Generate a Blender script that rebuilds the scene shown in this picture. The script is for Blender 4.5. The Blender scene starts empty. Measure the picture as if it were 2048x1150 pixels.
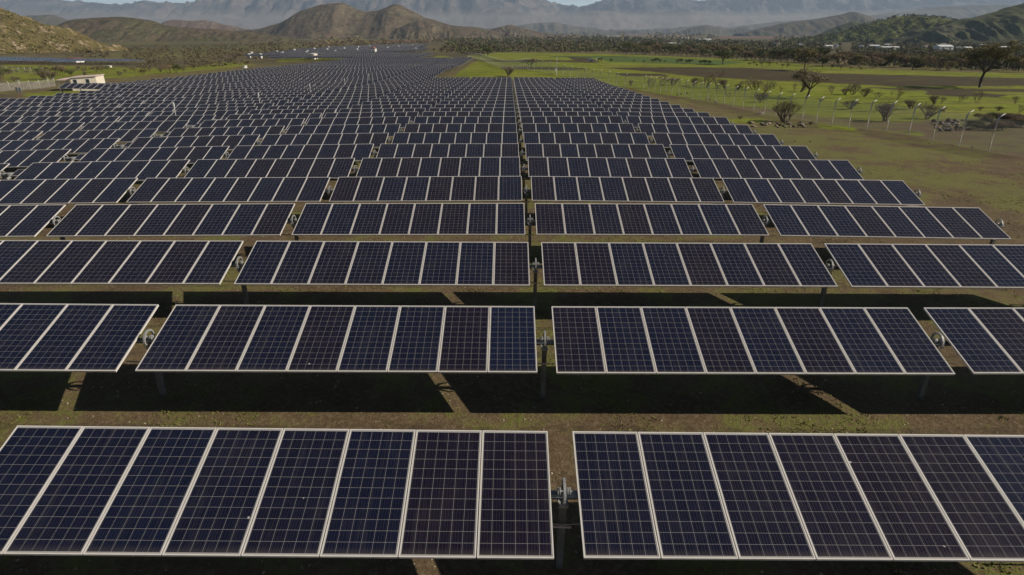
import bpy, math, random
import numpy as np
from mathutils import Vector, Matrix, Euler
from math import radians as R, sin, cos, pi
random.seed(7)
rng = np.random.default_rng(11)
SC = bpy.context.scene
COL = SC.collection

# ---------------------------------------------------------------- camera, sky, sun, exposure
FPX, YH, YAW, HC = 1215.0, 60.0, 0.0047, 7.45
PITCH = math.atan((575 - YH) / FPX)
cam = bpy.data.cameras.new('camera'); cam.sensor_width = 36; cam.lens = 36 * FPX / 2048
cam.clip_start = 0.1; cam.clip_end = 60000
co = bpy.data.objects.new('camera', cam); COL.objects.link(co)
co.location = (0, 0, HC); co.rotation_euler = (pi / 2 - PITCH, 0, -YAW)
SC.camera = co

SUN_EL, SUN_AZ = R(33.0), R(-10.0)              # azimuth measured from +x towards +y
W = bpy.data.worlds.new('World'); SC.world = W; W.use_nodes = True
wn = W.node_tree
sky = wn.nodes.new('ShaderNodeTexSky'); sky.sky_type = 'NISHITA'; sky.sun_disc = False
sky.sun_elevation = SUN_EL; sky.sun_rotation = pi / 2 - SUN_AZ
sky.air_density = 0.30; sky.dust_density = 0.3; sky.ozone_density = 1.0
bg = wn.nodes['Background']; bg.inputs[1].default_value = 0.05
# pale milky band of air low over the horizon
tcw = wn.nodes.new('ShaderNodeTexCoord'); sxw = wn.nodes.new('ShaderNodeSeparateXYZ'); wn.links.new(tcw.outputs['Generated'], sxw.inputs[0])
mr = wn.nodes.new('ShaderNodeMapRange'); mr.interpolation_type = 'SMOOTHSTEP'; wn.links.new(sxw.outputs[2], mr.inputs[0])
mr.inputs[1].default_value = 0.03; mr.inputs[2].default_value = 0.075; mr.inputs[3].default_value = 1.0; mr.inputs[4].default_value = 0.0
mw = wn.nodes.new('ShaderNodeMix'); mw.data_type = 'RGBA'; mw.blend_type = 'ADD'; wn.links.new(mr.outputs[0], mw.inputs[0])
wn.links.new(sky.outputs[0], mw.inputs[6]); mw.inputs[7].default_value = (14.0, 16.5, 15.5, 1)
wn.links.new(mw.outputs[2], bg.inputs[0])
S = Vector((cos(SUN_EL) * cos(SUN_AZ), cos(SUN_EL) * sin(SUN_AZ), sin(SUN_EL)))
sl = bpy.data.lights.new('sun', 'SUN'); sl.energy = 5.0; sl.angle = R(0.5); sl.color = (1.0, 0.91, 0.78)
so = bpy.data.objects.new('sun', sl); COL.objects.link(so); so.rotation_euler = S.to_track_quat('Z', 'Y').to_euler()
so.location = S * 200
SC.view_settings.view_transform = 'Standard'; SC.view_settings.look = 'None'
SC.view_settings.exposure = 0.18; SC.view_settings.gamma = 1.0
try:
    SC.cycles.max_bounces = 6; SC.cycles.diffuse_bounces = 1; SC.cycles.transparent_max_bounces = 24; SC.cycles.volume_bounces = 0
except Exception: pass

# ---------------------------------------------------------------- terrain shape
Y0, PIT, TW, GAP, XG, TILT = 6.7686, 4.7099, 8.05, 0.3716, 0.7432, 0.3146
DRIVE = 1.2                                     # wide gap that holds the drive motor
A_ = [-0.0,-0.07,-0.14,-0.23,-0.28,-0.34,-0.45,-0.53,-0.6,-0.68,-0.88,-1.09,-1.28,-1.46,-1.62,-1.78,-1.91,-2.04,-2.17,-2.32,-2.47,-2.63,-2.77,-2.89,-3.0,-3.1,-3.2]
B_ = [-0.0161,-0.007,-0.0059,-0.0036,-0.0032,-0.001,0.0001,0.0009,0.0018,0.002,0.0014,0.0006,0.0001,-0.0001,-0.0003,-0.0006,-0.0007,-0.001,-0.0014,-0.0018,-0.002,-0.0022,-0.0024,-0.0026,-0.0028,-0.003,-0.0033]
C_ = [22,13,-10,-32,-42,-48,-49,-47,-46,-42,-37,-33,-31,-31,-30,-31,-30,-31,-32,-32,-33,-33,-33,-34,-34,-35,-35]
ky = [Y0 + i * PIT for i in range(27)]
YA = [-60, 0] + ky + [174, 225, 280, 360, 500, 700, 1200, 3000, 6000, 40000]
ZA = [0, 0] + A_ + [7.45 - h for h in (11.2, 12.3, 12.8, 13.6, 14.6, 16.0, 20.0, 30.0, 33.0, 33.0)]
YB = [0] + ky + [200, 400]; ZB = [-0.0161] + B_ + [-0.002, 0]
ZC = [22e-5] + [c * 1e-5 for c in C_] + [-0.0002, 0]

def _vn(x, y, seed):
    xi = np.floor(x).astype(np.int64); yi = np.floor(y).astype(np.int64)
    fx = x - xi; fy = y - yi; fx = fx * fx * (3 - 2 * fx); fy = fy * fy * (3 - 2 * fy)
    def h(a, b):
        n = (a * 374761393 + b * 668265263 + seed * 1442695041) & 0xffffffff
        n = ((n ^ (n >> 13)) * 1274126177) & 0xffffffff
        return ((n ^ (n >> 16)) & 0xffff) / 65535.0
    return (h(xi, yi) * (1 - fx) + h(xi + 1, yi) * fx) * (1 - fy) + (h(xi, yi + 1) * (1 - fx) + h(xi + 1, yi + 1) * fx) * fy
def fbm(x, y, o=4, seed=1, ridged=False):
    x = np.asarray(x, float); y = np.asarray(y, float)
    r = 0; a = 0.5; t = 0
    for k in range(o):
        n = _vn(x * 2 ** k + 17.3 * k, y * 2 ** k - 9.1 * k, seed + k) * 2 - 1
        if ridged: n = 1 - 2 * np.abs(n)
        r = r + a * n; t += a; a *= 0.5
    return r / t
def gz(x, y):
    x = np.asarray(x, float); y = np.asarray(y, float)
    ax = np.abs(x); tt = np.clip((ax - 30) / 34, 0, 1); q = np.where(ax < 30, ax * ax, 900 + 60 * (ax - 30) * (1 - tt) ** 2 - 900 * tt * tt * (3 - 2 * tt) * (x < 0))
    z = np.interp(y, YA, ZA) + np.interp(y, YB, ZB) * np.clip(x, -60, 60) + np.interp(y, YB, ZC) * q
    z = z + 0.05 * fbm(x / 7, y / 7, 2, 5) * np.clip((y - 2) / 20, 0.3, 1)
    out = np.clip((x - 22) / 15, 0, 1)
    z = z + out * 0.35 * fbm(x / 14, y / 14, 3, 9)
    mound = np.exp(-(((x - 5) / 16) ** 2 + ((y - 172) / 22) ** 2))
    z = z + 1.5 * mound
    return z + 0.5 * np.exp(-(((x + 66) / 9) ** 2 + ((y - 97) / 5) ** 2))
def g1(x, y): return float(gz(x, y))
_cp, _sp = cos(PITCH), sin(PITCH)
def ray(u, v):
    a, b = (u - 1024) / FPX, (v - 575) / FPX
    x, y, z = a, _cp - b * _sp, -_sp - b * _cp
    return (cos(YAW) * x + sin(YAW) * y, -sin(YAW) * x + cos(YAW) * y, z)
_T = 4 * 1.004 ** np.arange(0, 2200)
def at(u, v):
    """point of the ground seen at full-size photo pixel (u, v)"""
    dx, dy, dz = ray(u, v)
    X = dx / dy * _T; Z = HC + dz / dy * _T
    k = np.nonzero(Z < gz(X, _T))[0]
    k = k[0] if len(k) else len(_T) - 1
    y = _T[k]; return Vector((float(dx / dy * y), float(y), g1(dx / dy * y, y)))
def atd(u, v, d):
    dx, dy, dz = ray(u, v); return Vector((dx / dy * d, d, HC + dz / dy * d))
def proj(x, y, z):
    x, y = cos(YAW) * x - sin(YAW) * y, sin(YAW) * x + cos(YAW) * y
    z = z - HC; zc = y * _cp - z * _sp; yc = -z * _cp - y * _sp
    zc = np.where(np.asarray(zc) > 0.5, zc, 0.5)
    return 1024 + FPX * x / zc, 575 + FPX * yc / zc

# ---------------------------------------------------------------- materials
class NT:
    def __init__(s, name):
        s.m = bpy.data.materials.new(name); s.m.use_nodes = True; s.t = s.m.node_tree
        s.b = s.t.nodes['Principled BSDF']
    def n(s, typ, **kw):
        nd = s.t.nodes.new('ShaderNode' + typ)
        for k, v in kw.items(): setattr(nd, k, v)
        return nd
    def l(s, a, b): s.t.links.new(a, b)
    def setin(s, sock, v):
        if hasattr(v, 'links') or isinstance(v, bpy.types.NodeSocket): s.l(v, sock)
        elif isinstance(v, (tuple, list)) and len(v) == 3 and sock.type == 'RGBA': sock.default_value = (*v, 1)
        else: sock.default_value = v
    def math(s, op, a, b=None, c=None, clamp=False):
        nd = s.n('Math', operation=op, use_clamp=clamp); s.setin(nd.inputs[0], a)
        if b is not None: s.setin(nd.inputs[1], b)
        if c is not None: s.setin(nd.inputs[2], c)
        return nd.outputs[0]
    def mix(s, f, a, b):
        nd = s.n('Mix', data_type='RGBA'); s.setin(nd.inputs[0], f); s.setin(nd.inputs[6], a); s.setin(nd.inputs[7], b)
        return nd.outputs[2]
    def noise(s, scale, detail=3, rough=0.55, vec=None, dist=0.0, out=0):
        nd = s.n('TexNoise'); nd.inputs['Scale'].default_value = scale; nd.inputs['Detail'].default_value = detail
        nd.inputs['Roughness'].default_value = rough; nd.inputs['Distortion'].default_value = dist
        s.l(vec if vec is not None else s.pos(), nd.inputs['Vector']); return nd.outputs[out]
    def pos(s):
        if not hasattr(s, '_p'): s._p = s.n('NewGeometry').outputs['Position']
        return s._p
    def obj(s):
        if not hasattr(s, '_o'): s._o = s.n('TexCoord').outputs['Object']
        return s._o
    def step(s, v, lo, hi):
        nd = s.n('MapRange', clamp=True, interpolation_type='SMOOTHSTEP'); s.setin(nd.inputs[0], v)
        nd.inputs[1].default_value = lo; nd.inputs[2].default_value = hi; return nd.outputs[0]
    def bump(s, h, strength, dist=0.02):
        nd = s.n('Bump'); nd.inputs['Strength'].default_value = strength; nd.inputs['Distance'].default_value = dist
        s.l(h, nd.inputs['Height']); s.l(nd.outputs[0], s.b.inputs['Normal'])
    def col(s, c): s.setin(s.b.inputs['Base Color'], c)
    def rough(s, r): s.setin(s.b.inputs['Roughness'], r)
    def spec(s, v): s.b.inputs['Specular IOR Level'].default_value = v

def plain(name, c, rough=0.7, metal=0.0, var=0.12, scale=6.0, spec=0.5):
    m = NT(name); f = m.noise(scale, 4, 0.6, m.obj())
    d = tuple(x * (1 - 2 * var) for x in c)
    m.col(m.mix(m.step(f, 0.35, 0.7), d, c)); m.rough(rough); m.b.inputs['Metallic'].default_value = metal; m.spec(spec)
    m.bump(f, 0.15, 0.01); return m.m

def glass_mat(name, merged, border=False, bluer=False):
    m = NT(name)
    uv = m.n('UVMap').outputs[0]; sx = m.n('SeparateXYZ'); m.l(uv, sx.inputs[0])
    U, V = sx.outputs[0], sx.outputs[1]           # metres across, metres along the panel's glass
    rnd = (m.n('NewGeometry').outputs['Random Per Island'] if merged else m.n('ObjectInfo').outputs['Random'])
    cu = m.math('DIVIDE', m.math('SUBTRACT', U, 0.010), 0.156); cv = m.math('DIVIDE', m.math('SUBTRACT', V, 0.020), 0.15667)
    fu = m.math('FRACT', cu); fv = m.math('FRACT', cv)
    du = m.math('ABSOLUTE', m.math('SUBTRACT', fu, 0.5)); dv = m.math('ABSOLUTE', m.math('SUBTRACT', fv, 0.5))
    line = m.math('MAXIMUM', m.math('GREATER_THAN', du, 0.5 - 0.0095), m.math('GREATER_THAN', dv, 0.5 - 0.0095))
    outs = m.math('MAXIMUM', m.math('GREATER_THAN', m.math('ABSOLUTE', m.math('SUBTRACT', cu, 3.0)), 2.992),
                  m.math('GREATER_THAN', m.math('ABSOLUTE', m.math('SUBTRACT', cv, 6.0)), 5.992))
    white = m.math('MAXIMUM', line, outs)
    fb = m.math('FRACT', m.math('MULTIPLY', fu, 4.0)); bus = m.math('LESS_THAN', m.math('ABSOLUTE', m.math('SUBTRACT', fb, 0.5)), 0.020)
    # polycrystalline cells: one tone per cell, one tint per panel
    fc = m.n('CombineXYZ'); m.l(m.math('FLOOR', cu), fc.inputs[0]); m.l(m.math('FLOOR', cv), fc.inputs[1]); m.l(m.math('MULTIPLY', rnd, 91.0), fc.inputs[2])
    wn_ = m.n('TexWhiteNoise', noise_dimensions='3D'); m.l(fc.outputs[0], wn_.inputs['Vector'])
    cr = m.n('CombineXYZ'); m.l(m.math('MULTIPLY', U, 1.0), cr.inputs[0]); m.l(V, cr.inputs[1]); m.l(m.math('MULTIPLY', rnd, 50.0), cr.inputs[2])
    vor = m.n('TexVoronoi'); vor.inputs['Scale'].default_value = 55; m.l(cr.outputs[0], vor.inputs['Vector'])
    grain = m.math('MULTIPLY', m.n('SeparateColor').outputs[0], 1.0); sp = m.t.nodes[-2] if False else None
    sc_ = m.n('SeparateColor'); m.l(vor.outputs['Color'], sc_.inputs[0]); grain = sc_.outputs[0]
    wr = m.n('TexWhiteNoise', noise_dimensions='1D'); m.l(rnd, wr.inputs['W'])
    navy, plum, blue = (0.0062, 0.0082, 0.0235), (0.0098, 0.0070, 0.0165), (0.0060, 0.0140, 0.042)
    c = m.mix(m.step(wr.outputs[0], 0.15, 0.95), navy, plum)
    if bluer: c = m.mix(0.42, c, blue)
    k = m.math('ADD', 0.82, m.math('ADD', m.math('MULTIPLY', wn_.outputs[0], 0.24), m.math('MULTIPLY', grain, 0.14)))
    vm = m.n('VectorMath', operation='SCALE'); m.l(c, vm.inputs[0]); m.l(k, vm.inputs['Scale'])
    c = m.mix(bus, vm.outputs[0], (0.13, 0.125, 0.12)); c = m.mix(white, c, (0.34, 0.325, 0.31))
    dust = m.noise(1.3, 4, 0.6, None); c = m.mix(m.math('MULTIPLY', m.step(dust, 0.45, 0.8), 0.018), c, (0.40, 0.33, 0.25))
    stq = m.n('CombineXYZ'); m.l(m.math('MULTIPLY', U, 14.0), stq.inputs[0]); m.l(m.math('MULTIPLY', V, 0.9), stq.inputs[1]); m.l(m.math('MULTIPLY', rnd, 77.0), stq.inputs[2])
    strk = m.noise(1.0, 3, 0.6, stq.outputs[0]); c = m.mix(m.math('MULTIPLY', m.step(strk, 0.50, 0.72), 0.022), c, (0.42, 0.37, 0.30))
    vd = m.n('TexVoronoi'); vd.inputs['Scale'].default_value = 1.35; m.l(m.pos(), vd.inputs['Vector'])
    c = m.mix(m.math('MULTIPLY', m.math('LESS_THAN', m.math('ADD', vd.outputs['Distance'], m.math('MULTIPLY', m.math('SUBTRACT', grain, 0.5), 0.02)), 0.022), 0.7), c, (0.55, 0.54, 0.48))
    edge_d = m.math('MULTIPLY', m.math('SUBTRACT', 1.0, m.step(V, 0.0, 0.13)), m.math('ADD', 0.03, m.math('MULTIPLY', dust, 0.10)))
    c = m.mix(edge_d, c, (0.36, 0.30, 0.22))
    if border:
        e = m.math('MAXIMUM', m.math('GREATER_THAN', m.math('ABSOLUTE', m.math('SUBTRACT', U, 0.478)), 0.474),
                   m.math('GREATER_THAN', m.math('ABSOLUTE', m.math('SUBTRACT', V, 0.96)), 0.948))
        c = m.mix(e, c, (0.50, 0.47, 0.44))
    m.setin(m.b.inputs['Metallic'], m.math('MULTIPLY', bus, 0.75)); m.col(c); m.rough(m.math('ADD', m.math('ADD', 0.14, m.math('MULTIPLY', bus, 0.28)), m.math('MULTIPLY', dust, 0.08)))
    m.b.inputs['IOR'].default_value = 1.42; m.spec(0.45)
    return m.m

M = {}
M['glass'] = glass_mat('solar_cell_glass', False)
M['glass_blue'] = glass_mat('solar_cell_glass_blue', False, False, True)
M['backsheet'] = plain('grey_backsheet', (0.16, 0.16, 0.16), 0.8)
M['glass_merged'] = glass_mat('solar_cell_glass_many', True)
M['glass_far'] = glass_mat('solar_cell_glass_far', True, True)
M['frame'] = plain('anodised_frame', (0.66, 0.62, 0.575), 0.45, 0.0, 0.05, 3.0)
M['galv'] = plain('galvanised_steel', (0.34, 0.35, 0.36), 0.45, 0.45, 0.2, 9.0)
M['post'] = plain('weathered_steel_post', (0.17, 0.16, 0.145), 0.75, 0.2, 0.2, 7.0)
M['cast'] = plain('cast_aluminium', (0.42, 0.42, 0.40), 0.5, 0.35, 0.15, 20.0)
M['tube'] = plain('torque_tube_steel', (0.20, 0.22, 0.24), 0.5, 0.5, 0.2, 5.0)
M['plastic'] = plain('pale_conduit', (0.55, 0.42, 0.36), 0.6, 0.0, 0.1, 8.0)
M['white'] = plain('white_enamel', (0.78, 0.76, 0.72), 0.5, 0.0, 0.05, 3.0)
M['wall'] = plain('cream_plaster', (0.86, 0.76, 0.62), 0.85, 0.0, 0.08, 1.2)
M['pink'] = plain('pinkish_roof_sheet', (0.72, 0.55, 0.50), 0.6, 0.0, 0.08, 1.0)
M['roofw'] = plain('pale_metal_roof', (0.80, 0.78, 0.74), 0.5, 0.0, 0.12, 0.6)
M['roofr'] = plain('rusty_roof', (0.30, 0.13, 0.10), 0.7, 0.0, 0.2, 0.8)
M['teal'] = plain('teal_roof', (0.16, 0.36, 0.34), 0.6, 0.0, 0.1, 0.8)
M['dark'] = plain('dark_opening', (0.03, 0.035, 0.045), 0.25, 0.0, 0.1, 2.0)
M['fpost'] = plain('galvanised_fence_post', (0.80, 0.79, 0.74), 0.85, 0.0, 0.05, 5.0, 0.2)
M['rockm'] = None
m = NT('field_stone'); f = m.noise(3.5, 5, 0.65, m.obj()); m.col(m.mix(m.step(f, 0.3, 0.7), (0.11, 0.088, 0.064), (0.38, 0.31, 0.24)))
m.rough(0.9); m.bump(f, 0.6, 0.08); M['stone'] = m.m
m = NT('dark_stone'); f = m.noise(3.5, 5, 0.65, m.obj()); m.col(m.mix(m.step(f, 0.3, 0.7), (0.035, 0.028, 0.022), (0.16, 0.12, 0.09)))
m.rough(0.9); m.bump(f, 0.6, 0.08); M['stoned'] = m.m
m = NT('bark'); f = m.noise(8, 4, 0.6, m.obj()); m.col(m.mix(f, (0.030, 0.022, 0.015), (0.10, 0.075, 0.05))); m.rough(0.9); m.bump(f, 0.5, 0.03); M['bark'] = m.m
def leafmat(name, a, b, c, k=1.5):
    a, b, c = [tuple(q * k for q in t) for t in (a, b, c)]
    m = NT(name); r = m.n('NewGeometry').outputs['Random Per Island']; o = m.n('ObjectInfo').outputs['Random']
    f = m.noise(0.9, 2, 0.5, m.obj())
    x = m.mix(r, a, b); x = m.mix(m.step(f, 0.5, 0.75), x, c)
    x = m.mix(m.math('MULTIPLY', o, 0.35), x, a)
    m.col(x); m.rough(0.8); m.spec(0.2); return m.m
M['leaf_olive'] = leafmat('olive_winter_foliage', (0.095, 0.080, 0.032), (0.19, 0.155, 0.065), (0.14, 0.14, 0.05))
M['leaf_dark'] = leafmat('dark_green_foliage', (0.050, 0.056, 0.022), (0.11, 0.115, 0.042), (0.085, 0.085, 0.032))
M['leaf_brown'] = leafmat('brown_twig_foliage', (0.105, 0.076, 0.045), (0.21, 0.155, 0.090), (0.15, 0.13, 0.06))
M['leaf_far'] = leafmat('hazy_scrub_foliage', (0.095, 0.076, 0.045), (0.150, 0.120, 0.070), (0.115, 0.105, 0.050), 1.15)
M['leaf_twig'] = leafmat('leafless_twigs', (0.15, 0.115, 0.075), (0.30, 0.235, 0.15), (0.18, 0.17, 0.07), 1.1)
M['leaf_green'] = leafmat('green_shrub_foliage', (0.070, 0.085, 0.020), (0.15, 0.16, 0.040), (0.10, 0.09, 0.035))
m = NT('chain_link'); u = m.n('UVMap').outputs[0]; sx = m.n('SeparateXYZ'); m.l(u, sx.inputs[0])
a = m.math('ABSOLUTE', m.math('SUBTRACT', m.math('FRACT', m.math('MULTIPLY', m.math('ADD', sx.outputs[0], sx.outputs[1]), 12.0)), 0.5))
b = m.math('ABSOLUTE', m.math('SUBTRACT', m.math('FRACT', m.math('MULTIPLY', m.math('SUBTRACT', sx.outputs[0], sx.outputs[1]), 12.0)), 0.5))
mask = m.math('MAXIMUM', m.math('GREATER_THAN', a, 0.445), m.math('GREATER_THAN', b, 0.445))
m.col((0.55, 0.54, 0.50)); m.rough(0.5); m.l(mask, m.b.inputs['Alpha']); M['link'] = m.m

# ---------------------------------------------------------------- mesh helper
class MB:
    def __init__(s): s.v = []; s.f = []; s.mi = []; s.uv = []; s.hasuv = False
    def add(s, vs, fs, mi=0, uvs=None):
        o = len(s.v); s.v += [tuple(p) for p in vs]
        for i, f in enumerate(fs):
            s.f.append(tuple(o + k for k in f)); s.mi.append(mi)
            s.uv.append(uvs[i] if uvs else [(0, 0)] * len(f))
        if uvs: s.hasuv = True
    def box(s, a, b, mi=0, M_=None):
        x0, y0, z0 = a; x1, y1, z1 = b
        vs = [(x0,y0,z0),(x1,y0,z0),(x1,y1,z0),(x0,y1,z0),(x0,y0,z1),(x1,y0,z1),(x1,y1,z1),(x0,y1,z1)]
        if M_ is not None: vs = [tuple(M_ @ Vector(p)) for p in vs]
        s.add(vs, [(0,3,2,1),(4,5,6,7),(0,1,5,4),(1,2,6,5),(2,3,7,6),(3,0,4,7)], mi)
    def tube(s, pts, rads, n=8, mi=0, cap=True):
        pts = [Vector(p) for p in pts]; rads = rads if hasattr(rads, '__len__') else [rads] * len(pts)
        rings = []; o = len(s.v); up = Vector((0, 0, 1))
        for i, p in enumerate(pts):
            d = (pts[min(i + 1, len(pts) - 1)] - pts[max(i - 1, 0)])
            if d.length < 1e-9: d = Vector((0, 0, 1))
            d.normalize(); a = d.cross(up)
            if a.length < 0.05: a = d.cross(Vector((1, 0, 0)))
            a.normalize(); b = d.cross(a)
            for k in range(n):
                t = 2 * pi * k / n; s.v.append(tuple(p + (a * cos(t) + b * sin(t)) * rads[i]))
        for i in range(len(pts) - 1):
            for k in range(n):
                a = o + i * n + k; b = o + i * n + (k + 1) % n
                s.f.append((a, b, b + n, a + n)); s.mi.append(mi); s.uv.append([(0, 0)] * 4)
        if cap:
            s.f.append(tuple(o + k for k in range(n))[::-1]); s.mi.append(mi); s.uv.append([(0, 0)] * n)
            e = o + (len(pts) - 1) * n; s.f.append(tuple(e + k for k in range(n))); s.mi.append(mi); s.uv.append([(0, 0)] * n)
    def mesh(s, name, mats, smooth=False):
        me = bpy.data.meshes.new(name); me.from_pydata(s.v, [], s.f)
        for mt in mats: me.materials.append(mt)
        me.polygons.foreach_set('material_index', s.mi)
        if s.hasuv:
            l = me.uv_layers.new(name='UVMap'); l.data.foreach_set('uv', [c for f in s.uv for p in f for c in p])
        if smooth: me.polygons.foreach_set('use_smooth', [True] * len(s.f))
        me.update(); return me
def link(name, data, parent=None, loc=None, rot=None, scale=None):
    o = bpy.data.objects.new(name, data); COL.objects.link(o)
    if parent: o.parent = parent
    if loc is not None: o.location = loc
    if rot is not None: o.rotation_euler = rot
    if scale is not None: o.scale = scale if hasattr(scale, '__len__') else (scale,) * 3
    return o
def tag(o, label=None, cat=None, group=None, kind=None):
    for k, v in (('label', label), ('category', cat), ('group', group), ('kind', kind)):
        if v: o[k] = v
    return o
def npmesh(name, V, F, mats, MI=None, UV=None, smooth=False):
    me = bpy.data.meshes.new(name); V = np.asarray(V, np.float32); F = np.asarray(F, np.int32)
    nf, k = F.shape
    me.vertices.add(len(V)); me.vertices.foreach_set('co', V.ravel())
    me.loops.add(nf * k); me.loops.foreach_set('vertex_index', F.ravel())
    me.polygons.add(nf); me.polygons.foreach_set('loop_start', np.arange(0, nf * k, k, dtype=np.int32))
    me.polygons.foreach_set('loop_total', np.full(nf, k, np.int32))
    for mt in mats: me.materials.append(mt)
    if MI is not None: me.polygons.foreach_set('material_index', np.asarray(MI, np.int32))
    if UV is not None:
        l = me.uv_layers.new(name='UVMap'); l.data.foreach_set('uv', np.asarray(UV, np.float32).ravel())
    if smooth: me.polygons.foreach_set('use_smooth', np.ones(nf, bool))
    me.update(calc_edges=True); me.validate(); return me
def ordn(n):
    return '%d%s' % (n, 'th' if 10 <= n % 100 <= 20 else {1: 'st', 2: 'nd', 3: 'rd'}.get(n % 10, 'th'))

# ---------------------------------------------------------------- ground sheet with its land cover
ang = np.linspace(-1.25, 1.25, 620)
ang = np.sign(ang) * np.abs(ang) ** 1.15 / 1.25 ** 0.15
dist = np.concatenate([np.linspace(-24, 3, 10)[:-1], 3 * (1 + 0.0095) ** np.arange(0, 960)])
dist = dist[dist < 26000]
Yg, Ag = np.meshgrid(dist, ang, indexing='ij')
Xg = Ag * (Yg + 40) * 0.98
Zg = gz(Xg, Yg)
pu, pv = proj(Xg, Yg, Zg)
infront = Yg > 5
def inpoly(poly):
    c = np.zeros(pu.shape, bool); n = len(poly)
    for i in range(n):
        x1, y1 = poly[i]; x2, y2 = poly[(i + 1) % n]
        cond = ((y1 > pv) != (y2 > pv))
        with np.errstate(divide='ignore', invalid='ignore'):
            c ^= cond & (pu < (x2 - x1) * (pv - y1) / (y2 - y1 + 1e-12) + x1)
    return c & infront
grass = np.zeros(pu.shape); plough = np.zeros(pu.shape); scrub = np.zeros(pu.shape); red = np.zeros(pu.shape); dgreen = np.zeros(pu.shape)
scrub[(Yg > 290)] = 1.0; scrub[(Xg < -75) & (Yg > 60)] = 1.0
field = [(2600,228),(2048,232),(1950,238),(1860,238),(1830,244),(1740,243),(1680,238),(1600,227),(1540,218),(1480,212),(1400,199),(1308,186),(1250,175),(1180,162),(1113,150),(1060,141),(1010,129),(960,119),(930,112),(1000,105),(1130,106),(1220,108),(1350,113),(1500,119),(1650,133),(1800,141),(2048,147),(2600,160)]
p = inpoly(field); grass[p] = 1; scrub[p] = 0
for P_ in ([(1100,112),(1240,112),(1350,116),(1500,124),(1440,130),(1300,126),(1220,124),(1190,116),(1100,114)],):
    dgreen[inpoly(P_)] = 1
for P_ in ([(1132,113),(1180,115),(1200,124),(1180,126),(1130,124),(960,123),(960,120),(1110,120),(1150,121)],
           [(1000,133),(1120,134.5),(1195,138),(1120,140),(1000,138)],
           [(1200,135.5),(1350,134),(1500,136),(1560,139),(1650,146.5),(1794,150),(1901,152.5),(2048,156.5),(2600,165),(2600,181),(2048,171.5),(1901,172),(1794,173),(1650,166),(1500,159),(1390,153),(1300,143)],
           [(1225,146),(1320,147.5),(1345,151),(1250,153)],
           [(1700,172),(1794,176.5),(1901,177),(2048,178),(2600,190),(2600,200),(2048,184),(1901,183),(1794,180)],
           [(1500,119.5),(1650,141),(1700,146),(1500,137)] if False else [(0,0),(0,1),(1,0)],
           [(1860,178),(2020,190),(1990,195),(1850,190)]):
    plough[inpoly(P_)] = 1
for P_ in ([(905,153),(958,119),(1060,142),(1110,150),(1150,156),(1120,158),(905,158)],
           [(845,122),(880,110),(920,118),(900,122)], [(550,124),(555,119),(625,115),(860,107),(860,110),(625,121)],
           [(0,128),(160,131),(300,136),(480,122),(520,130),(360,146),(220,158),(130,162),(0,170)],
           [(30,188),(110,181),(330,160),(300,175),(120,195),(50,196)],
           [(1440,240),(1500,236),(1535,238),(1535,246),(1450,246)], [(1620,247),(1700,252),(1720,263),(1640,258)],
           [(1790,258),(1830,262),(1865,277),(1810,268)]):
    q = inpoly(P_); grass[q] = 1.0 if P_[0][0] > 500 else 0.62; scrub[q] = 0.0
q = inpoly([(150,112),(240,100),(350,92),(560,86),(700,83),(700,92),(560,103),(450,112),(300,118)]); grass[q] = 0.42
q = inpoly([(90,88),(250,84),(420,80),(560,82),(300,90),(200,96)]); grass[q] = 0.4
scrub[inpoly([(0,160),(120,166),(480,130),(520,132),(500,142),(330,160),(110,182),(0,190)])] = 0
for P_ in ([(850,71.5),(1205,73),(1205,78),(850,77)], [(1250,69),(1400,70),(1400,73),(1250,72)], [(1430,73),(2048,74),(2048,77),(1430,76)], [(600,86),(900,78),(905,80),(620,91)]):
    red[inpoly(P_)] = 1
def soft(a, k=2):
    for _ in range(k):
        a = (np.roll(a, 1, 0) + 2 * a + np.roll(a, -1, 0)) / 4; a = (np.roll(a, 1, 1) + 2 * a + np.roll(a, -1, 1)) / 4
    return a
grass, scrub = soft(grass, 4), soft(scrub, 4); plough, red, dgreen = soft(plough, 2), soft(red, 1), soft(dgreen, 2)
V = np.stack([Xg, Yg, Zg], -1).reshape(-1, 3); nr, nc = Yg.shape
i = np.arange(nr - 1)[:, None] * nc + np.arange(nc - 1)[None]; i = i.ravel()
F = np.stack([i, i + 1, i + nc + 1, i + nc], 1)
m = NT('ground_cover')
att = m.n('Attribute', attribute_name='cover'); sc = m.n('SeparateColor'); m.l(att.outputs['Color'], sc.inputs[0])
att2 = m.n('Attribute', attribute_name='cover_far'); sc2 = m.n('SeparateColor'); m.l(att2.outputs['Color'], sc2.inputs[0])
n1 = m.noise(0.45, 5, 0.65); n2 = m.noise(9.0, 4, 0.7); n3 = m.noise(0.06, 4, 0.6); n4 = m.noise(45.0, 3, 0.7); n5 = m.noise(1.6, 5, 0.7)
nE = m.noise(0.22, 6, 0.7)
def edged(s_, amt=1.0): return m.step(m.math('ADD', s_, m.math('MULTIPLY', m.math('SUBTRACT', m.math('ADD', m.math('MULTIPLY', n5, 0.5), m.math('MULTIPLY', nE, 0.5)), 0.5), amt * 1.6)), 0.40, 0.60)
dirt = m.mix(m.step(n1, 0.35, 0.68), (0.108, 0.073, 0.039), (0.175, 0.122, 0.066))
dirt = m.mix(m.math('MULTIPLY', m.step(n2, 0.42, 0.75), 0.5), dirt, (0.29, 0.225, 0.14))
dirt = m.mix(m.math('MULTIPLY', m.step(n4, 0.60, 0.72), 0.55), dirt, (0.42, 0.34, 0.24))
dirt = m.mix(m.math('MULTIPLY', m.step(n4, 0.42, 0.30), 0.6), dirt, (0.06, 0.042, 0.026))
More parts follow.
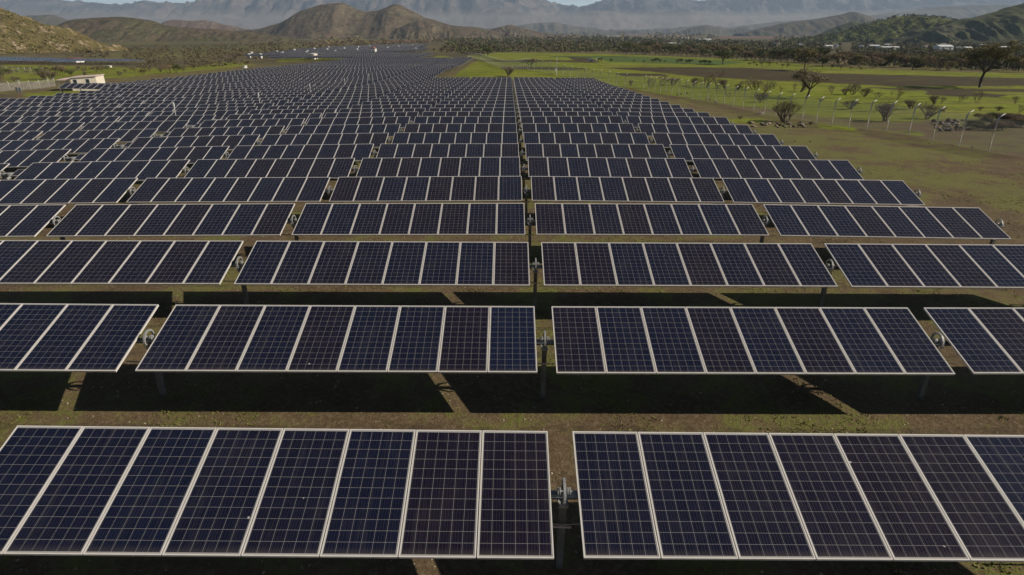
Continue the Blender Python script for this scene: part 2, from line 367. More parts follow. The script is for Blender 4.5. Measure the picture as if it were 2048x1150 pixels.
dirt = m.mix(m.math('MULTIPLY', m.step(n5, 0.45, 0.70), 0.45), dirt, (0.10, 0.070, 0.040))
sx0 = m.n('SeparateXYZ'); m.l(m.pos(), sx0.inputs[0])
moss = m.math('MULTIPLY', m.step(m.math('ADD', m.math('ADD', m.math('ADD', n1, m.math('MULTIPLY', m.step(sx0.outputs[0], 17.0, 24.0), 0.05)), m.math('MULTIPLY', n3, 0.5)), m.math('MULTIPLY', n5, 0.35)), 0.87, 1.02), m.step(n2, 0.36, 0.56))
dirt = m.mix(m.math('MULTIPLY', moss, 0.85), dirt, m.mix(n4, (0.10, 0.115, 0.022), (0.20, 0.21, 0.05)))
sy_ = m.n('SeparateXYZ'); m.l(m.pos(), sy_.inputs[0])
fr_ = m.math('FRACT', m.math('DIVIDE', m.math('SUBTRACT', m.math('ADD', sy_.outputs[1], m.math('MULTIPLY', n1, 0.5)), Y0), PIT))
rut = m.math('MAXIMUM', m.math('LESS_THAN', m.math('ABSOLUTE', m.math('SUBTRACT', fr_, 0.47)), 0.022), m.math('LESS_THAN', m.math('ABSOLUTE', m.math('SUBTRACT', fr_, 0.80)), 0.022))
rut = m.math('MULTIPLY', m.math('MULTIPLY', rut, m.math('LESS_THAN', sy_.outputs[1], 130.0)), m.math('MULTIPLY', m.math('LESS_THAN', sy_.outputs[0], 20.0), m.step(n5, 0.35, 0.6)))
dirt = m.mix(m.math('MULTIPLY', rut, 0.55), dirt, (0.075, 0.052, 0.032))
gr = m.mix(m.step(m.math('ADD', m.math('MULTIPLY', n5, 0.5), m.math('MULTIPLY', n2, 0.5)), 0.38, 0.60), (0.120, 0.150, 0.012), (0.255, 0.285, 0.022))
gr = m.mix(m.math('MULTIPLY', m.step(n1, 0.50, 0.64), 0.6), gr, (0.10, 0.085, 0.028))
sxy = m.n('MapRange'); st_ = m.n('Mapping'); m.l(m.pos(), st_.inputs[0]); st_.inputs['Scale'].default_value = (0.06, 0.7, 1.0); st_.inputs['Rotation'].default_value = (0, 0, 0.06)
nS = m.noise(1.0, 4, 0.65, st_.outputs[0]); gr = m.mix(m.math('MULTIPLY', m.step(nS, 0.52, 0.60), 0.75), gr, (0.065, 0.060, 0.020))
gr = m.mix(m.math('MULTIPLY', m.step(n3, 0.5, 0.7), 0.5), gr, (0.26, 0.23, 0.07))
wv = m.n('TexWave'); wv.inputs['Scale'].default_value = 0.35; wv.inputs['Distortion'].default_value = 2.0; wv.bands_direction = 'Y'; m.l(m.pos(), wv.inputs['Vector'])
pl = m.mix(m.step(n5, 0.3, 0.7), (0.038, 0.027, 0.017), (0.085, 0.062, 0.034)); pl = m.mix(m.math('MULTIPLY', wv.outputs[0], 0.35), pl, (0.09, 0.075, 0.030)); pl = m.mix(m.math('MULTIPLY', m.step(m.noise(1.0, 5, 0.7, st_.outputs[0]), 0.55, 0.62), 0.7), pl, (0.13, 0.145, 0.028))
nA = m.noise(0.028, 6, 0.7); nB = m.noise(0.15, 5, 0.75)
nC = m.noise(0.0045, 5, 0.6); scb = m.mix(m.step(nA, 0.40, 0.62), (0.135, 0.100, 0.060), (0.165, 0.145, 0.060)); scb = m.mix(m.step(nC, 0.42, 0.60), scb, (0.095, 0.082, 0.045))
scb = m.mix(m.math('MULTIPLY', m.step(nB, 0.48, 0.60), 0.75), scb, (0.045, 0.044, 0.022))
c = m.mix(edged(sc2.outputs[0]), dirt, scb); c = m.mix(edged(sc.outputs[0]), c, gr)
c = m.mix(edged(sc2.outputs[2], 0.3), c, (0.085, 0.125, 0.030)); c = m.mix(edged(sc.outputs[1]), c, pl)
c = m.mix(m.math('MULTIPLY', edged(sc2.outputs[1], 0.3), 0.8), c, (0.20, 0.095, 0.065))
m.col(c); m.rough(0.95); m.spec(0.15)
hh = m.math('ADD', m.math('MULTIPLY', n2, 0.5), m.math('MULTIPLY', n4, 0.25)); m.bump(hh, 0.9, 0.12)
me = npmesh('ground', V, F, [m.m], smooth=True)
for nm, chs in (('cover', (grass, plough, red * 0)), ('cover_far', (scrub, red, dgreen))):
    at_ = me.color_attributes.new(nm, 'FLOAT_COLOR', 'POINT')
    a4 = np.ones((len(V), 4), np.float32)
    for k in range(3): a4[:, k] = chs[k].reshape(-1)
    at_.data.foreach_set('color', a4.ravel())
tag(link('ground', me), kind='structure')

# ---------------------------------------------------------------- hills and mountains
def hillmat(name, cols, scale, speck, rocks=None, bumpd=3.0, speckc=(0.04, 0.042, 0.02)):
    m = NT(name); a = m.noise(scale, 6, 0.65, None, 0.4); b = m.noise(scale * 9, 4, 0.7); d = m.noise(scale * 3, 4, 0.6)
    zz = m.n('SeparateXYZ'); m.l(m.pos(), zz.inputs[0])
    c = m.mix(m.step(a, 0.38, 0.62), cols[0], cols[1]); c = m.mix(m.step(d, 0.50, 0.66), c, cols[2])
    if rocks: c = m.mix(m.math('MULTIPLY', m.step(m.math('ADD', d, m.math('MULTIPLY', b, 0.5)), 0.80, 0.90), 0.9), c, rocks)
    c = m.mix(m.math('MULTIPLY', m.step(b, 0.50, 0.60), speck), c, speckc)
    m.col(c); m.rough(0.95); m.spec(0.1); m.bump(m.math('ADD', d, m.math('MULTIPLY', b, 0.5)), 0.6, bumpd)
    return m.m
def hill(name, crest, D, mat, wid=2.2, base=None, amp=0.22, gul=0.06, seed=1, ns=220, nt=60, dD=0):
    us = np.linspace(crest[0][0], crest[-1][0], ns)
    vs = np.interp(us, [c[0] for c in crest], [c[1] for c in crest])
    # round off the straight pieces of the crest
    k = np.exp(-np.linspace(-2, 2, 9) ** 2); k /= k.sum(); vs = np.convolve(np.pad(vs, 4, mode='edge'), k, 'valid')
    Dd = D + dD * np.linspace(0, 1, ns)
    pts = [atd(u, v, d) for u, v, d in zip(us, vs, Dd)]
    cx = np.array([p.x for p in pts]); cz = np.array([p.z for p in pts])
    zb = (gz(0 * cx, Dd) - 3) if base is None else np.full(ns, float(base))
    H = np.maximum(cz - zb, 1.0)
    size = max(H.max(), 10.0)
    cz = cz + size * (0.018 if size > 500 else 0.045) * fbm(cx / (size * 0.8), 0 * cx, 4, seed + 40) * np.clip(H / size, 0, 1)
    H = np.maximum(cz - zb, 0.5)
    t = np.linspace(-1, 1, nt)
    Tm, Hm = np.meshgrid(t, H, indexing='ij'); Xm = np.broadcast_to(cx, Tm.shape); Zb = np.broadcast_to(zb, Tm.shape); Dm = np.broadcast_to(Dd, Tm.shape)
    Wd = wid * (0.35 * size + 0.65 * Hm)
    Ym = Dm + Tm * Wd
    Xw = Xm + size * 0.25 * fbm(Xm / size * 0.7, Ym / size * 0.7, 3, seed + 3) * (1 - (1 - np.abs(Tm)) ** 2)
    prof = np.clip(1 - np.abs(Tm) ** 1.35, 0, 1) ** 1.15
    g = fbm(Xw / (size * amp), Ym / (size * amp * 3.2), 5, seed, True)
    g2 = fbm(Xw / (size * amp * 0.3), Ym / (size * amp * 0.5), 4, seed + 7)
    Z = Zb + Hm * prof + size * gul * (g * 1.2 + 0.35 * g2) * (prof * (1 - prof) * 3.2 + 0.02)
    V = np.stack([Xw, Ym, Z], -1).reshape(-1, 3)
    i = (np.arange(nt - 1)[:, None] * ns + np.arange(ns - 1)[None]).ravel()
    F = np.stack([i, i + 1, i + ns + 1, i + ns], 1)
    # close the underside so that the hill is a solid
    o = tag(link(name, npmesh(name, V, F, [mat], smooth=True)), kind='structure')
    return Xw, Ym, Z
HM = {}
HM['far'] = hillmat('far_mountain_rock', [(0.085, 0.070, 0.060), (0.20, 0.155, 0.125), (0.055, 0.050, 0.044)], 0.0016, 0.6, None, 90, (0.05, 0.047, 0.040))
HM['mid'] = hillmat('mid_hill_scrub', [(0.125, 0.092, 0.060), (0.105, 0.095, 0.045), (0.085, 0.070, 0.042)], 0.012, 0.7, None, 9)
HM['cone'] = hillmat('brown_hill', [(0.135, 0.095, 0.062), (0.105, 0.080, 0.050), (0.125, 0.112, 0.055)], 0.007, 0.75, (0.21, 0.155, 0.10), 14)
HM['green'] = hillmat('green_hill', [(0.120, 0.140, 0.034), (0.155, 0.170, 0.040), (0.075, 0.080, 0.032)], 0.014, 0.75, None, 8)
HM['dgreen'] = hillmat('dark_green_hill', [(0.065, 0.070, 0.030), (0.085, 0.095, 0.030), (0.05, 0.045, 0.028)], 0.013, 0.7, (0.17, 0.15, 0.10), 8)
HM['rocky'] = hillmat('rocky_golden_hill', [(0.15, 0.115, 0.046), (0.12, 0.10, 0.040), (0.18, 0.14, 0.068)], 0.05, 0.8, (0.38, 0.29, 0.20), 2.5, (0.05, 0.042, 0.018))
HM['redh'] = hillmat('reddish_hill', [(0.145, 0.095, 0.072), (0.17, 0.115, 0.085), (0.11, 0.085, 0.06)], 0.01, 0.5, (0.30, 0.22, 0.18), 6)
hill('mountain_range', [(-500,-5),(-200,0),(60,-6),(130,2),(230,11),(300,8),(330,5),(350,9),(400,7),(440,4),(470,-22),(560,-50),(700,-70),(860,-75),(980,-60),(1040,-40),(1085,-6),(1112,13),(1160,15),(1190,8),(1215,-6),(1240,-12),(1290,-8),(1320,2),(1345,-4),(1400,3),(1440,-5),(1520,-22),(1700,-40),(2000,-50),(2400,-40)], 12500, HM['far'], 3.2, -40, 0.20, 0.19, 3, 700, 110)
hill('mountain_foothills', [(-300,30),(-100,22),(100,26),(300,40),(420,30),(520,44),(700,30),(880,36),(935,30),(985,18),(1040,24),(1080,32),(1150,26),(1200,20),(1290,30),(1320,24),(1370,17),(1420,26),(1470,33),(1560,30),(1640,20),(1720,26),(1850,10),(2048,6),(2300,0)], 9500, HM['far'], 3.0, -40, 0.24, 0.15, 8, 600, 80)
hill('low_ridge', [(940,62),(1060,48),(1110,44),(1170,56),(1230,62),(1300,60),(1370,54),(1410,50),(1450,58),(1500,50),(1560,42),(1640,40),(1700,36),(1800,24),(1870,14),(1960,10),(2048,8),(2300,2)], 6500, HM['mid'], 2.6, -40, 0.24, 0.13, 12, 420, 60)
hill('distant_hill', [(20,44),(60,30),(105,29),(150,45)], 4200, HM['mid'], 2.4, -30, 0.3, 0.1, 21, 90, 30)
hill('distant_hill', [(1350,66),(1380,56),(1410,50),(1440,56),(1450,60),(1490,55),(1520,66)], 5200, HM['mid'], 2.4, -35, 0.3, 0.1, 23, 120, 30)
hill('distant_hill', [(1480,68),(1560,48),(1640,36),(1680,30),(1705,23),(1735,30),(1760,44),(1800,50),(1900,44),(2000,30),(2100,20),(2300,25)], 3600, HM['mid'], 2.4, -30, 0.28, 0.12, 29, 260, 40)
hill('dark_knoll', [(1640,68),(1680,50),(1705,42),(1730,44),(1760,58)], 1900, HM['dgreen'], 2.2, -24, 0.3, 0.08, 31, 90, 30)
hill('brown_hill', [(300,62),(330,42),(350,38),(385,42),(410,40),(450,50),(520,62)], 3000, HM['redh'], 2.2, -30, 0.3, 0.08, 37, 120, 30)
hill('brown_hill', [(380,78),(470,62),(520,58),(560,46),(600,22),(640,10),(688,7),(715,20),(735,24),(757,20),(785,8),(800,8),(830,24),(850,36),(870,40),(900,50),(960,56),(1010,66)], 2300, HM['cone'], 2.4, -27, 0.34, 0.045, 41, 420, 80)
hill('brown_hill', [(785,60),(820,45),(845,40),(880,50),(930,58),(960,66)], 2000, HM['cone'], 2.0, -26, 0.3, 0.1, 43, 120, 30)
hill('brown_hill', [(940,72),(985,58),(1018,48),(1050,57),(1080,64),(1140,72)], 2600, HM['cone'], 2.2, -27, 0.28, 0.1, 47, 130, 34)
hill('rolling_hill', [(90,66),(120,50),(150,39),(190,35),(240,34),(300,40),(330,50),(370,55),(450,60),(520,66),(620,82),(700,90)], 1300, HM['mid'], 2.6, -18, 0.3, 0.06, 53, 260, 60)
XW1, YW1, ZW1 = hill('rocky_hill', [(-420,-90),(-250,-60),(-120,-20),(0,24),(40,38),(75,52),(110,74),(150,90),(200,108),(250,120)], 470, HM['rocky'], 2.0, -10, 0.3, 0.10, 59, 240, 80)
XW2, YW2, ZW2 = hill('green_hill', [(1560,86),(1600,79),(1680,66),(1740,46),(1790,34),(1830,31),(1880,34),(1920,44),(1970,34),(2040,38),(2200,40),(2400,50)], 1150, HM['green'], 2.4, -14, 0.26, 0.13, 61, 300, 70)
hill('dark_green_hill', [(1760,92),(1800,82),(1850,62),(1890,50),(1930,40),(1970,30),(2010,18),(2048,8),(2120,-12),(2250,-30),(2500,-40)], 1020, HM['dgreen'], 2.0, -14, 0.3, 0.13, 67, 240, 60)

# ---------------------------------------------------------------- solar tables
PW = TW / 8                                       # spacing of the panels
TR = Matrix.Translation((0, 0, 1.5)) @ Matrix.Rotation(TILT, 4, 'X')
GX, GY = 0.4795, 0.9615                              # half size of the glass
def glass_mb(mb, M_=Matrix(), mi=0, z=0.0, full=False):
    gx, gy = (0.496, 0.978) if full else (GX, GY)
    vs = [M_ @ Vector(p) for p in ((-gx, -gy, z), (gx, -gy, z), (gx, gy, z), (-gx, gy, z))]
    e, h = (gx - GX), (gy - GY)
    mb.add(vs, [(0, 1, 2, 3)], mi, [[(-e, -h), (2 * GX + e, -h), (2 * GX + e, 2 * GY + h), (-e, 2 * GY + h)]])
def frame_mb(mb, M_=Matrix(), mi=0):
    w, l, t = 0.496, 0.978, 0.0165
    for a, b in (((-w, -l, -0.036), (w, -l + t, 0.004)), ((-w, l - t, -0.036), (w, l, 0.004)),
                 ((-w, -l + t, -0.036), (-w + t, l - t, 0.004)), ((w - t, -l + t, -0.036), (w, l - t, 0.004))):
        mb.box(a, b, mi, M_)
def back_mb(mb, M_=Matrix(), mi=0):
    vs = [M_ @ Vector(p) for p in ((-GX, -GY, -0.006), (-GX, GY, -0.006), (GX, GY, -0.006), (GX, -GY, -0.006))]
    mb.add(vs, [(0, 1, 2, 3)], mi)
mb = MB(); glass_mb(mb); back_mb(mb, mi=1); ME_PANEL = mb.mesh('solar_panel', [M['glass'], M['backsheet']]); ME_PANELB = mb.mesh('solar_panel_blue', [M['glass_blue'], M['backsheet']])
mb = MB(); frame_mb(mb); ME_FRAME = mb.mesh('frame', [M['frame']])
mb = MB(); glass_mb(mb); back_mb(mb, mi=2); frame_mb(mb, mi=1); ME_PANELF = mb.mesh('solar_panel_framed', [M['glass'], M['frame'], M['backsheet']]); ME_PANELFB = mb.mesh('solar_panel_framed_blue', [M['glass_blue'], M['frame'], M['backsheet']])
XP = TW / 2 + GAP / 2                             # the post stands in the middle of the gap at the right end
ZT = 1.5 - 0.13                                   # height of the torque tube
YT = 0.035
def tube_mb(mb, x0, x1, mi=0):
    mb.tube([(x0, YT, ZT), (x1, YT, ZT)], 0.062, 8, mi)
    for k in range(8):                            # clamps under the panels
        for sx in (-0.22, 0.22):
            x = -TW / 2 + PW * (k + 0.5) + sx
            mb.box((x - 0.02, -0.42, -0.085), (x + 0.02, 0.42, -0.040), mi, TR)
def post_mb(mb, x, mi=0, zt=ZT - 0.13):
    # C-section driven pile
    mb.box((x - 0.05, YT - 0.055, -0.4), (x + 0.05, YT - 0.047, zt), mi)
    mb.box((x - 0.05, YT - 0.047, -0.4), (x - 0.042, YT + 0.055, zt), mi)
    mb.box((x + 0.042, YT - 0.047, -0.4), (x + 0.05, YT + 0.055, zt), mi)
def bearing_mb(mb, x, mi=0, lod=0):
    n = 14 if lod == 0 else 7
    ro, ri, th = 0.20, 0.160, 0.018
    ZB_ = ZT + 0.055
    a0, a1 = R(-35), R(205)
    ring = []
    for k in range(n + 1):
        a = a0 + (a1 - a0) * k / n
        for r_, sx in ((ro, -th), (ro, th), (ri, th), (ri, -th)):
            ring.append((x + sx, YT + r_ * cos(a), ZB_ + r_ * sin(a)))
    fs = []
    for k in range(n):
        for j in range(4):
            a = 4 * k + j; b = 4 * k + (j + 1) % 4; fs.append((a, b, b + 4, a + 4))
    fs += [(3, 2, 1, 0), (4 * n, 4 * n + 1, 4 * n + 2, 4 * n + 3)]
    mb.add(ring, fs, mi)
    if lod == 0:
        for sx in (-0.085, -0.055, 0.055, 0.085):  # rollers either side of the ring
            mb.tube([(x + sx - 0.009, YT - 0.02, ZT + 0.085), (x + sx + 0.009, YT - 0.02, ZT + 0.085)], 0.058, 12, mi)
        mb.tube([(x - 0.115, YT - 0.02, ZT + 0.085), (x + 0.115, YT - 0.02, ZT + 0.085)], 0.014, 8, mi)
        mb.box((x - 0.07, YT - 0.09, ZT - 0.16), (x + 0.07, YT + 0.07, ZT - 0.125), mi)
        mb.tube([(x - 0.012, YT - 0.095, ZT - 0.13), (x - 0.09, YT - 0.075, ZT - 0.03)], 0.018, 6, mi)
    mb.box((x - 0.035, YT - 0.05, ZT - 0.17), (x + 0.035, YT + 0.05, ZT - 0.064), mi)
def conduit_mb(mb, x, mi=0):
    mb.tube([(x - GAP / 2 - 0.3, YT - 0.16, ZT - 0.42), (x + 0.03, YT - 0.16, ZT - 0.44), (x + 0.12, YT - 0.16, ZT - 0.44)], 0.017, 6, mi)
    mb.tube([(x - 0.3, YT - 0.05, ZT - 0.47), (x, YT - 0.06, ZT - 0.50), (x + 0.5, YT - 0.05, ZT - 0.46)], 0.008, 5, mi)
mb = MB(); tube_mb(mb, -TW / 2 - GAP, TW / 2 + GAP); ME_TUBE = mb.mesh('torque_tube', [M['tube']])
mb = MB(); post_mb(mb, XP); ME_POST = mb.mesh('support_post', [M['post']])
mb = MB(); bearing_mb(mb, XP); ME_BEAR = mb.mesh('bearing', [M['cast']], False)
mb = MB(); conduit_mb(mb, XP); ME_COND = mb.mesh('conduit', [M['plastic']])
mb = MB()                                          # the whole table as one mesh, for those too far off to show parts
for k in range(8):
    T_ = TR @ Matrix.Translation((-TW / 2 + PW * (k + 0.5), 0, 0)); glass_mb(mb, T_); frame_mb(mb, T_, 1); back_mb(mb, T_, 2)
mb.tube([(-TW / 2 - GAP, YT, ZT), (TW / 2 + GAP, YT, ZT)], 0.062, 6, 2); post_mb(mb, XP, 2); bearing_mb(mb, XP, 3, 1)
ME_TABLE = mb.mesh('solar_table_whole', [M['glass_merged'], M['frame'], M['post'], M['cast']])

def colx(t):                                      # x of the middle of table column t (0 = first left of the central gap)
    x = XG + GAP / 2 + (t - 1) * (TW + GAP) + TW / 2
    return x - (DRIVE - GAP) if t <= -3 else x
def tilt_of(r, t):
    random.seed(r * 97 + t * 13); return random.uniform(-0.006, 0.006)
def place(r, t):
    x = colx(t); y = Y0 + r * PIT
    za, zb = g1(x - TW / 2, y), g1(x + TW / 2, y)
    return x, y, (za + zb) / 2, math.atan2(zb - za, TW)
def inview(x, y, z, m_=0):
    us = []
    for dx in (-4.2, 4.2):
        for dy in (-0.95, 0.95):
            u, v = proj(x + dx, y + dy, z + 1.5); us.append((float(u), float(v)))
    return max(u for u, v in us) > -m_ and min(u for u, v in us) < 2048 + m_ and min(v for u, v in us) < 1200
spots = []
for r in range(0, 60):
    tl = range(-6, 3) if r < 19 else range(-7, 3)
    for t in tl:
        if r >= 27 and colx(t) + TW / 2 > -13.0: continue
        if r >= 38 and r % 19 == 0: continue        # cross tracks between blocks
        x, y, z, s = place(r, t)
        if inview(x, y, z, 30): spots.append((r, t, x, y, z, s))
# a second, lower block beyond the cross track
spots2 = []
for r in range(61, 78):
    for t in range(-12, -4):
        x, y, z, s = place(r, t)
        if x < -37 and inview(x, y, z): spots2.append((x, y, z, s))
spots.sort(key=lambda q: math.hypot(q[2], q[3]))
near, rest = spots[:300], spots[300:]
OW = {1: 'first', 2: 'second', 3: 'third'}
def table_label(r, t):
    side = 'first right of the central gap' if t == 1 else 'second right of the central gap' if t == 2 else \
        '%s left of the central gap' % {0: 'first'}.get(t, ordn(1 - t))
    if r == 0: return 'eight-panel solar table in the front row, ' + side
    return 'eight-panel solar table, %s row from the front, %s' % (ordn(r + 1), side)
GRP = 'tilted solar tables in long rows'
blue_ones = {(1, 0): 7, (4, 2): 1}
for (r, t, x, y, z, s) in near:
    root = bpy.data.objects.new('solar_table', None) if r <= 14 else bpy.data.objects.new('solar_table', ME_TABLE)
    COL.objects.link(root); root.location = (x, y, z); root.rotation_euler = (tilt_of(r, t), -s, 0)
    tag(root, table_label(r, t), 'solar table', GRP)
    if r <= 14:
        for k in range(8):
            bl = blue_ones.get((r, t)) == k
            pn = link('solar_panel', (ME_PANELB if bl else ME_PANEL) if r <= 3 else (ME_PANELFB if bl else ME_PANELF), root, (-TW / 2 + PW * (k + 0.5), 0, 1.5), (TILT, 0, 0))
            if bl: pn['label'] = 'bluer solar panel'
            if r <= 3: link('frame', ME_FRAME, pn)
        link('torque_tube', ME_TUBE, root)
        link('support_post', ME_POST, root); link('bearing', ME_BEAR, root)
        if r <= 6: link('conduit', ME_COND, root)
    if r == 19 and t <= -6:                        # this row end stands on close-set posts
        for dx in (-TW / 2 - GAP / 2 - XP, -XP - 1.4, -XP + 1.4):
            link('support_post', ME_POST, root, (dx, 0, 0))
# the tables still farther off, past the nearest 300: one object
def lowtable():
    b = MB()
    for k in range(8):
        T_ = TR @ Matrix.Translation((-TW / 2 + PW * (k + 0.5), 0, 0)); glass_mb(b, T_, 0, 0.004, True)
    V0 = [TR @ Vector(p) for p in ((-TW/2,-.978,-.04),(TW/2,-.978,-.04),(TW/2,.978,-.04),(-TW/2,.978,-.04),(-TW/2,-.978,0),(TW/2,-.978,0),(TW/2,.978,0),(-TW/2,.978,0))]
    b.add(V0, [(0,3,2,1),(0,1,5,4),(1,2,6,5),(2,3,7,6),(3,0,4,7)], 1)
    b.box((XP - 0.06, -0.05, -0.4), (XP + 0.06, 0.05, 1.35), 2)
    return b
lt = lowtable(); LV = np.array(lt.v); LF = np.array([f for f in lt.f]); LM = np.array(lt.mi); LU = np.array([u for u in lt.uv])
far_list = [(x, y, z, s, 1.0) for (r, t, x, y, z, s) in rest] + [(x, y, z, s, 1.0) for (x, y, z, s) in spots2]
def fill_field(poly, d0, d1, pitch=PIT, step=TW + GAP, skip=None):
    n = len(poly)
    def inside(u, v):
        c = False
        for i in range(n):
            x1, y1 = poly[i]; x2, y2 = poly[(i + 1) % n]
            if (y1 > v) != (y2 > v) and u < (x2 - x1) * (v - y1) / (y2 - y1) + x1: c = not c
        return c
    out = []; y = d0; k = 0
    while y < d1:
        k += 1
        if k % 22 != 0:
            xs = np.arange(-1.1 * y, 0.2 * y, step)
            zs = gz(xs, np.full(len(xs), y)); U_, V_ = proj(xs, np.full(len(xs), y), zs)
            for x, z, u, v in zip(xs, zs, U_, V_):
                if inside(u, v): out.append((float(x), float(y), float(z), 0.0, 1.0))
        y += pitch
    return out
far_list += fill_field([(475,119),(560,108),(600,103),(700,95),(845,90.5),(850,94),(835,100),(848,105.5),(760,110),(640,113),(560,118)], 330, 900)
far_list += [q[:4] + (0.5,) for q in fill_field([(-200,120),(0,120.5),(130,124),(260,126.5),(300,128.5),(240,130.5),(130,132),(0,130),(-200,128)], 150, 500)]
LVs = []
for (x, y, z, s, k) in far_list:
    c_, s_ = cos(s), sin(s); P = LV.copy()
    if k < 1: P[:, 1:] = np.stack([P[:, 1] * cos(TILT * 0.62) + (P[:, 2] - 1.5) * sin(TILT * 0.62), 1.5 - P[:, 1] * sin(TILT * 0.62) + (P[:, 2] - 1.5) * cos(TILT * 0.62)], 1)
    X = P[:, 0] * c_ - P[:, 2] * s_ * 0 ; Zz = P[:, 2] + P[:, 0] * s_
    LVs.append(np.stack([X + x, P[:, 1] + y, Zz + z], 1))
nT = len(far_list); nv = len(LV)
FF = (LF[None] + (np.arange(nT) * nv)[:, None, None]).reshape(-1, 4)
tag(link('solar_tables', npmesh('solar_tables', np.concatenate(LVs), FF, [M['glass_far'], M['frame'], M['post']], np.tile(LM, nT), np.tile(LU, (nT, 1, 1)))),
    'far blocks of solar tables shrinking to fine lines towards the hills', 'solar field', kind='stuff')
print('tables', len(near), 'far', nT)

# drives in the wide gap
mbm = MB(); mbm.tube([(-0.02, 0.0, ZT - 0.12), (-0.02, 0.0, ZT + 0.13)], [0.16, 0.16], 14); mbm.tube([(0.1, -0.16, ZT - 0.02), (0.1, -0.46, ZT - 0.10)], [0.07, 0.055], 10)
mbm.tube([(-0.6, YT, ZT), (0.6, YT, ZT)], 0.062, 8); mbm.tube([(-0.28, YT, ZT), (-0.25, YT, ZT)], 0.12, 12); mbm.tube([(0.22, YT, ZT), (0.25, YT, ZT)], 0.12, 12)
ME_MOTOR = mbm.mesh('drive_motor', [M['cast']])
mb = MB(); post_mb(mb, 0); ME_DPOST = mb.mesh('drive_post', [M['post']])
mb = MB(); T_ = TR @ Matrix.Translation((0.36, 0.05, 0)); mb.box((-0.19, -0.32, -0.03), (0.19, 0.32, 0.0), 1, T_)
vs = [T_ @ Vector(p) for p in ((-.17, -.30, .003), (.17, -.30, .003), (.17, .30, .003), (-.17, .30, .003))]; mb.add(vs, [(0, 1, 2, 3)], 0, [[(0.02, 0.02), (0.5, 0.02), (0.5, 0.9), (0.02, 0.9)]])
ME_MINI = mb.mesh('small_solar_panel', [M['glass'], M['frame']])
mb = MB(); mb.box((-0.30, -0.75, 0.55), (0.12, -0.60, 1.18)); ME_CBOX = mb.mesh('control_box', [M['white']])
mb = MB(); mb.box((-0.11, -0.68, -0.3), (-0.06, -0.62, 0.55)); mb.box((-0.06, -0.64, 0.45), (0.0, 0.0, 0.50)); ME_CB = mb.mesh('box_bracket', [M['galv']])
xd = colx(-2) - TW / 2 - DRIVE / 2
for r in range(3, 14):
    y = Y0 + r * PIT; z = g1(xd, y)
    u, v = proj(xd, y, z + 1.4)
    if not (-20 < u < 2060): continue
    root = link('tracker_drive', None, None, (xd, y, z))
    tag(root, 'metal drive unit with small panel in the wide gap, %s row from the front' % ordn(r + 1), 'tracker drive', 'drive units in the wide gaps between tables')
    link('drive_motor', ME_MOTOR, root); link('support_post', ME_DPOST, root); link('small_solar_panel', ME_MINI, root)
    if r in (4, 9): b_ = link('control_box', ME_CBOX, root); link('bracket', ME_CB, b_)

# thin marker masts with a white box on top
mb = MB(); mb.tube([(0, 0, -0.3), (0, 0, 2.9)], 0.022, 6); ME_MAST = mb.mesh('mast', [M['fpost']])
mb = MB(); mb.box((-0.05, -0.05, 2.5), (0.05, 0.05, 2.85)); ME_MBOX = mb.mesh('sensor_box', [M['white']])
for (u, v, d, nm) in ((350, 222, 53, 'nearest the front'), (518, 196, 68, 'second from the front'), (620, 176, 85, 'third from the front'), (689, 160, 105, 'fourth from the front'), (738, 152, 125, 'farthest from the front')):
    p_ = atd(u, v, d); rr = round((d - Y0) / PIT) + 0.5; yy = Y0 + rr * PIT; xx = ray(u, v)[0] / ray(u, v)[1] * yy
    z = g1(xx, yy)
    root = link('sensor_mast', None, None, (xx, yy, z)); tag(root, 'thin mast with white box rising between the rows, ' + nm, 'mast', 'sensor masts among the tables')
    link('mast', ME_MAST, root); link('sensor_box', ME_MBOX, root)

# extra posts that show below the lone table end by the site office
# ---------------------------------------------------------------- fences
def post_mesh(h, arm, name, r=0.062):
    b = MB(); b.tube([(0, 0, -0.3), (0, 0, h), (arm * 0.76, 0, h + arm * 0.62)], [r, r, r * 0.42], 7); return b.mesh(name, [M['fpost']], True)
ME_FP = post_mesh(2.45, 0.5, 'fence_post')
fb = [(2052,318),(1977,303),(1917,293),(1864,281),(1817,270.5),(1772.5,262.5),(1733,258.5),(1696.5,257),(1662.5,253),(1631.5,247),(1604,241),(1576,236.5),(1551,233.5),(1528,229.6),(1506.6,223.5),(1485.5,218),(1466,214),(1447.4,209.5),(1430,206),(1414,202),(1398.7,200.6),(1384,198),(1369.5,194.5),(1357,191.7),(1343,189),(1331,188),(1320,186.6),(1308.5,184.8),(1297,183),(1287,180.5),(1250,174)]
FP = [at(u, v) for u, v in fb]
far_pts = [at(u, v) for u, v in ((1113,150),(1060,141),(960,120),(911,111),(884,106))]
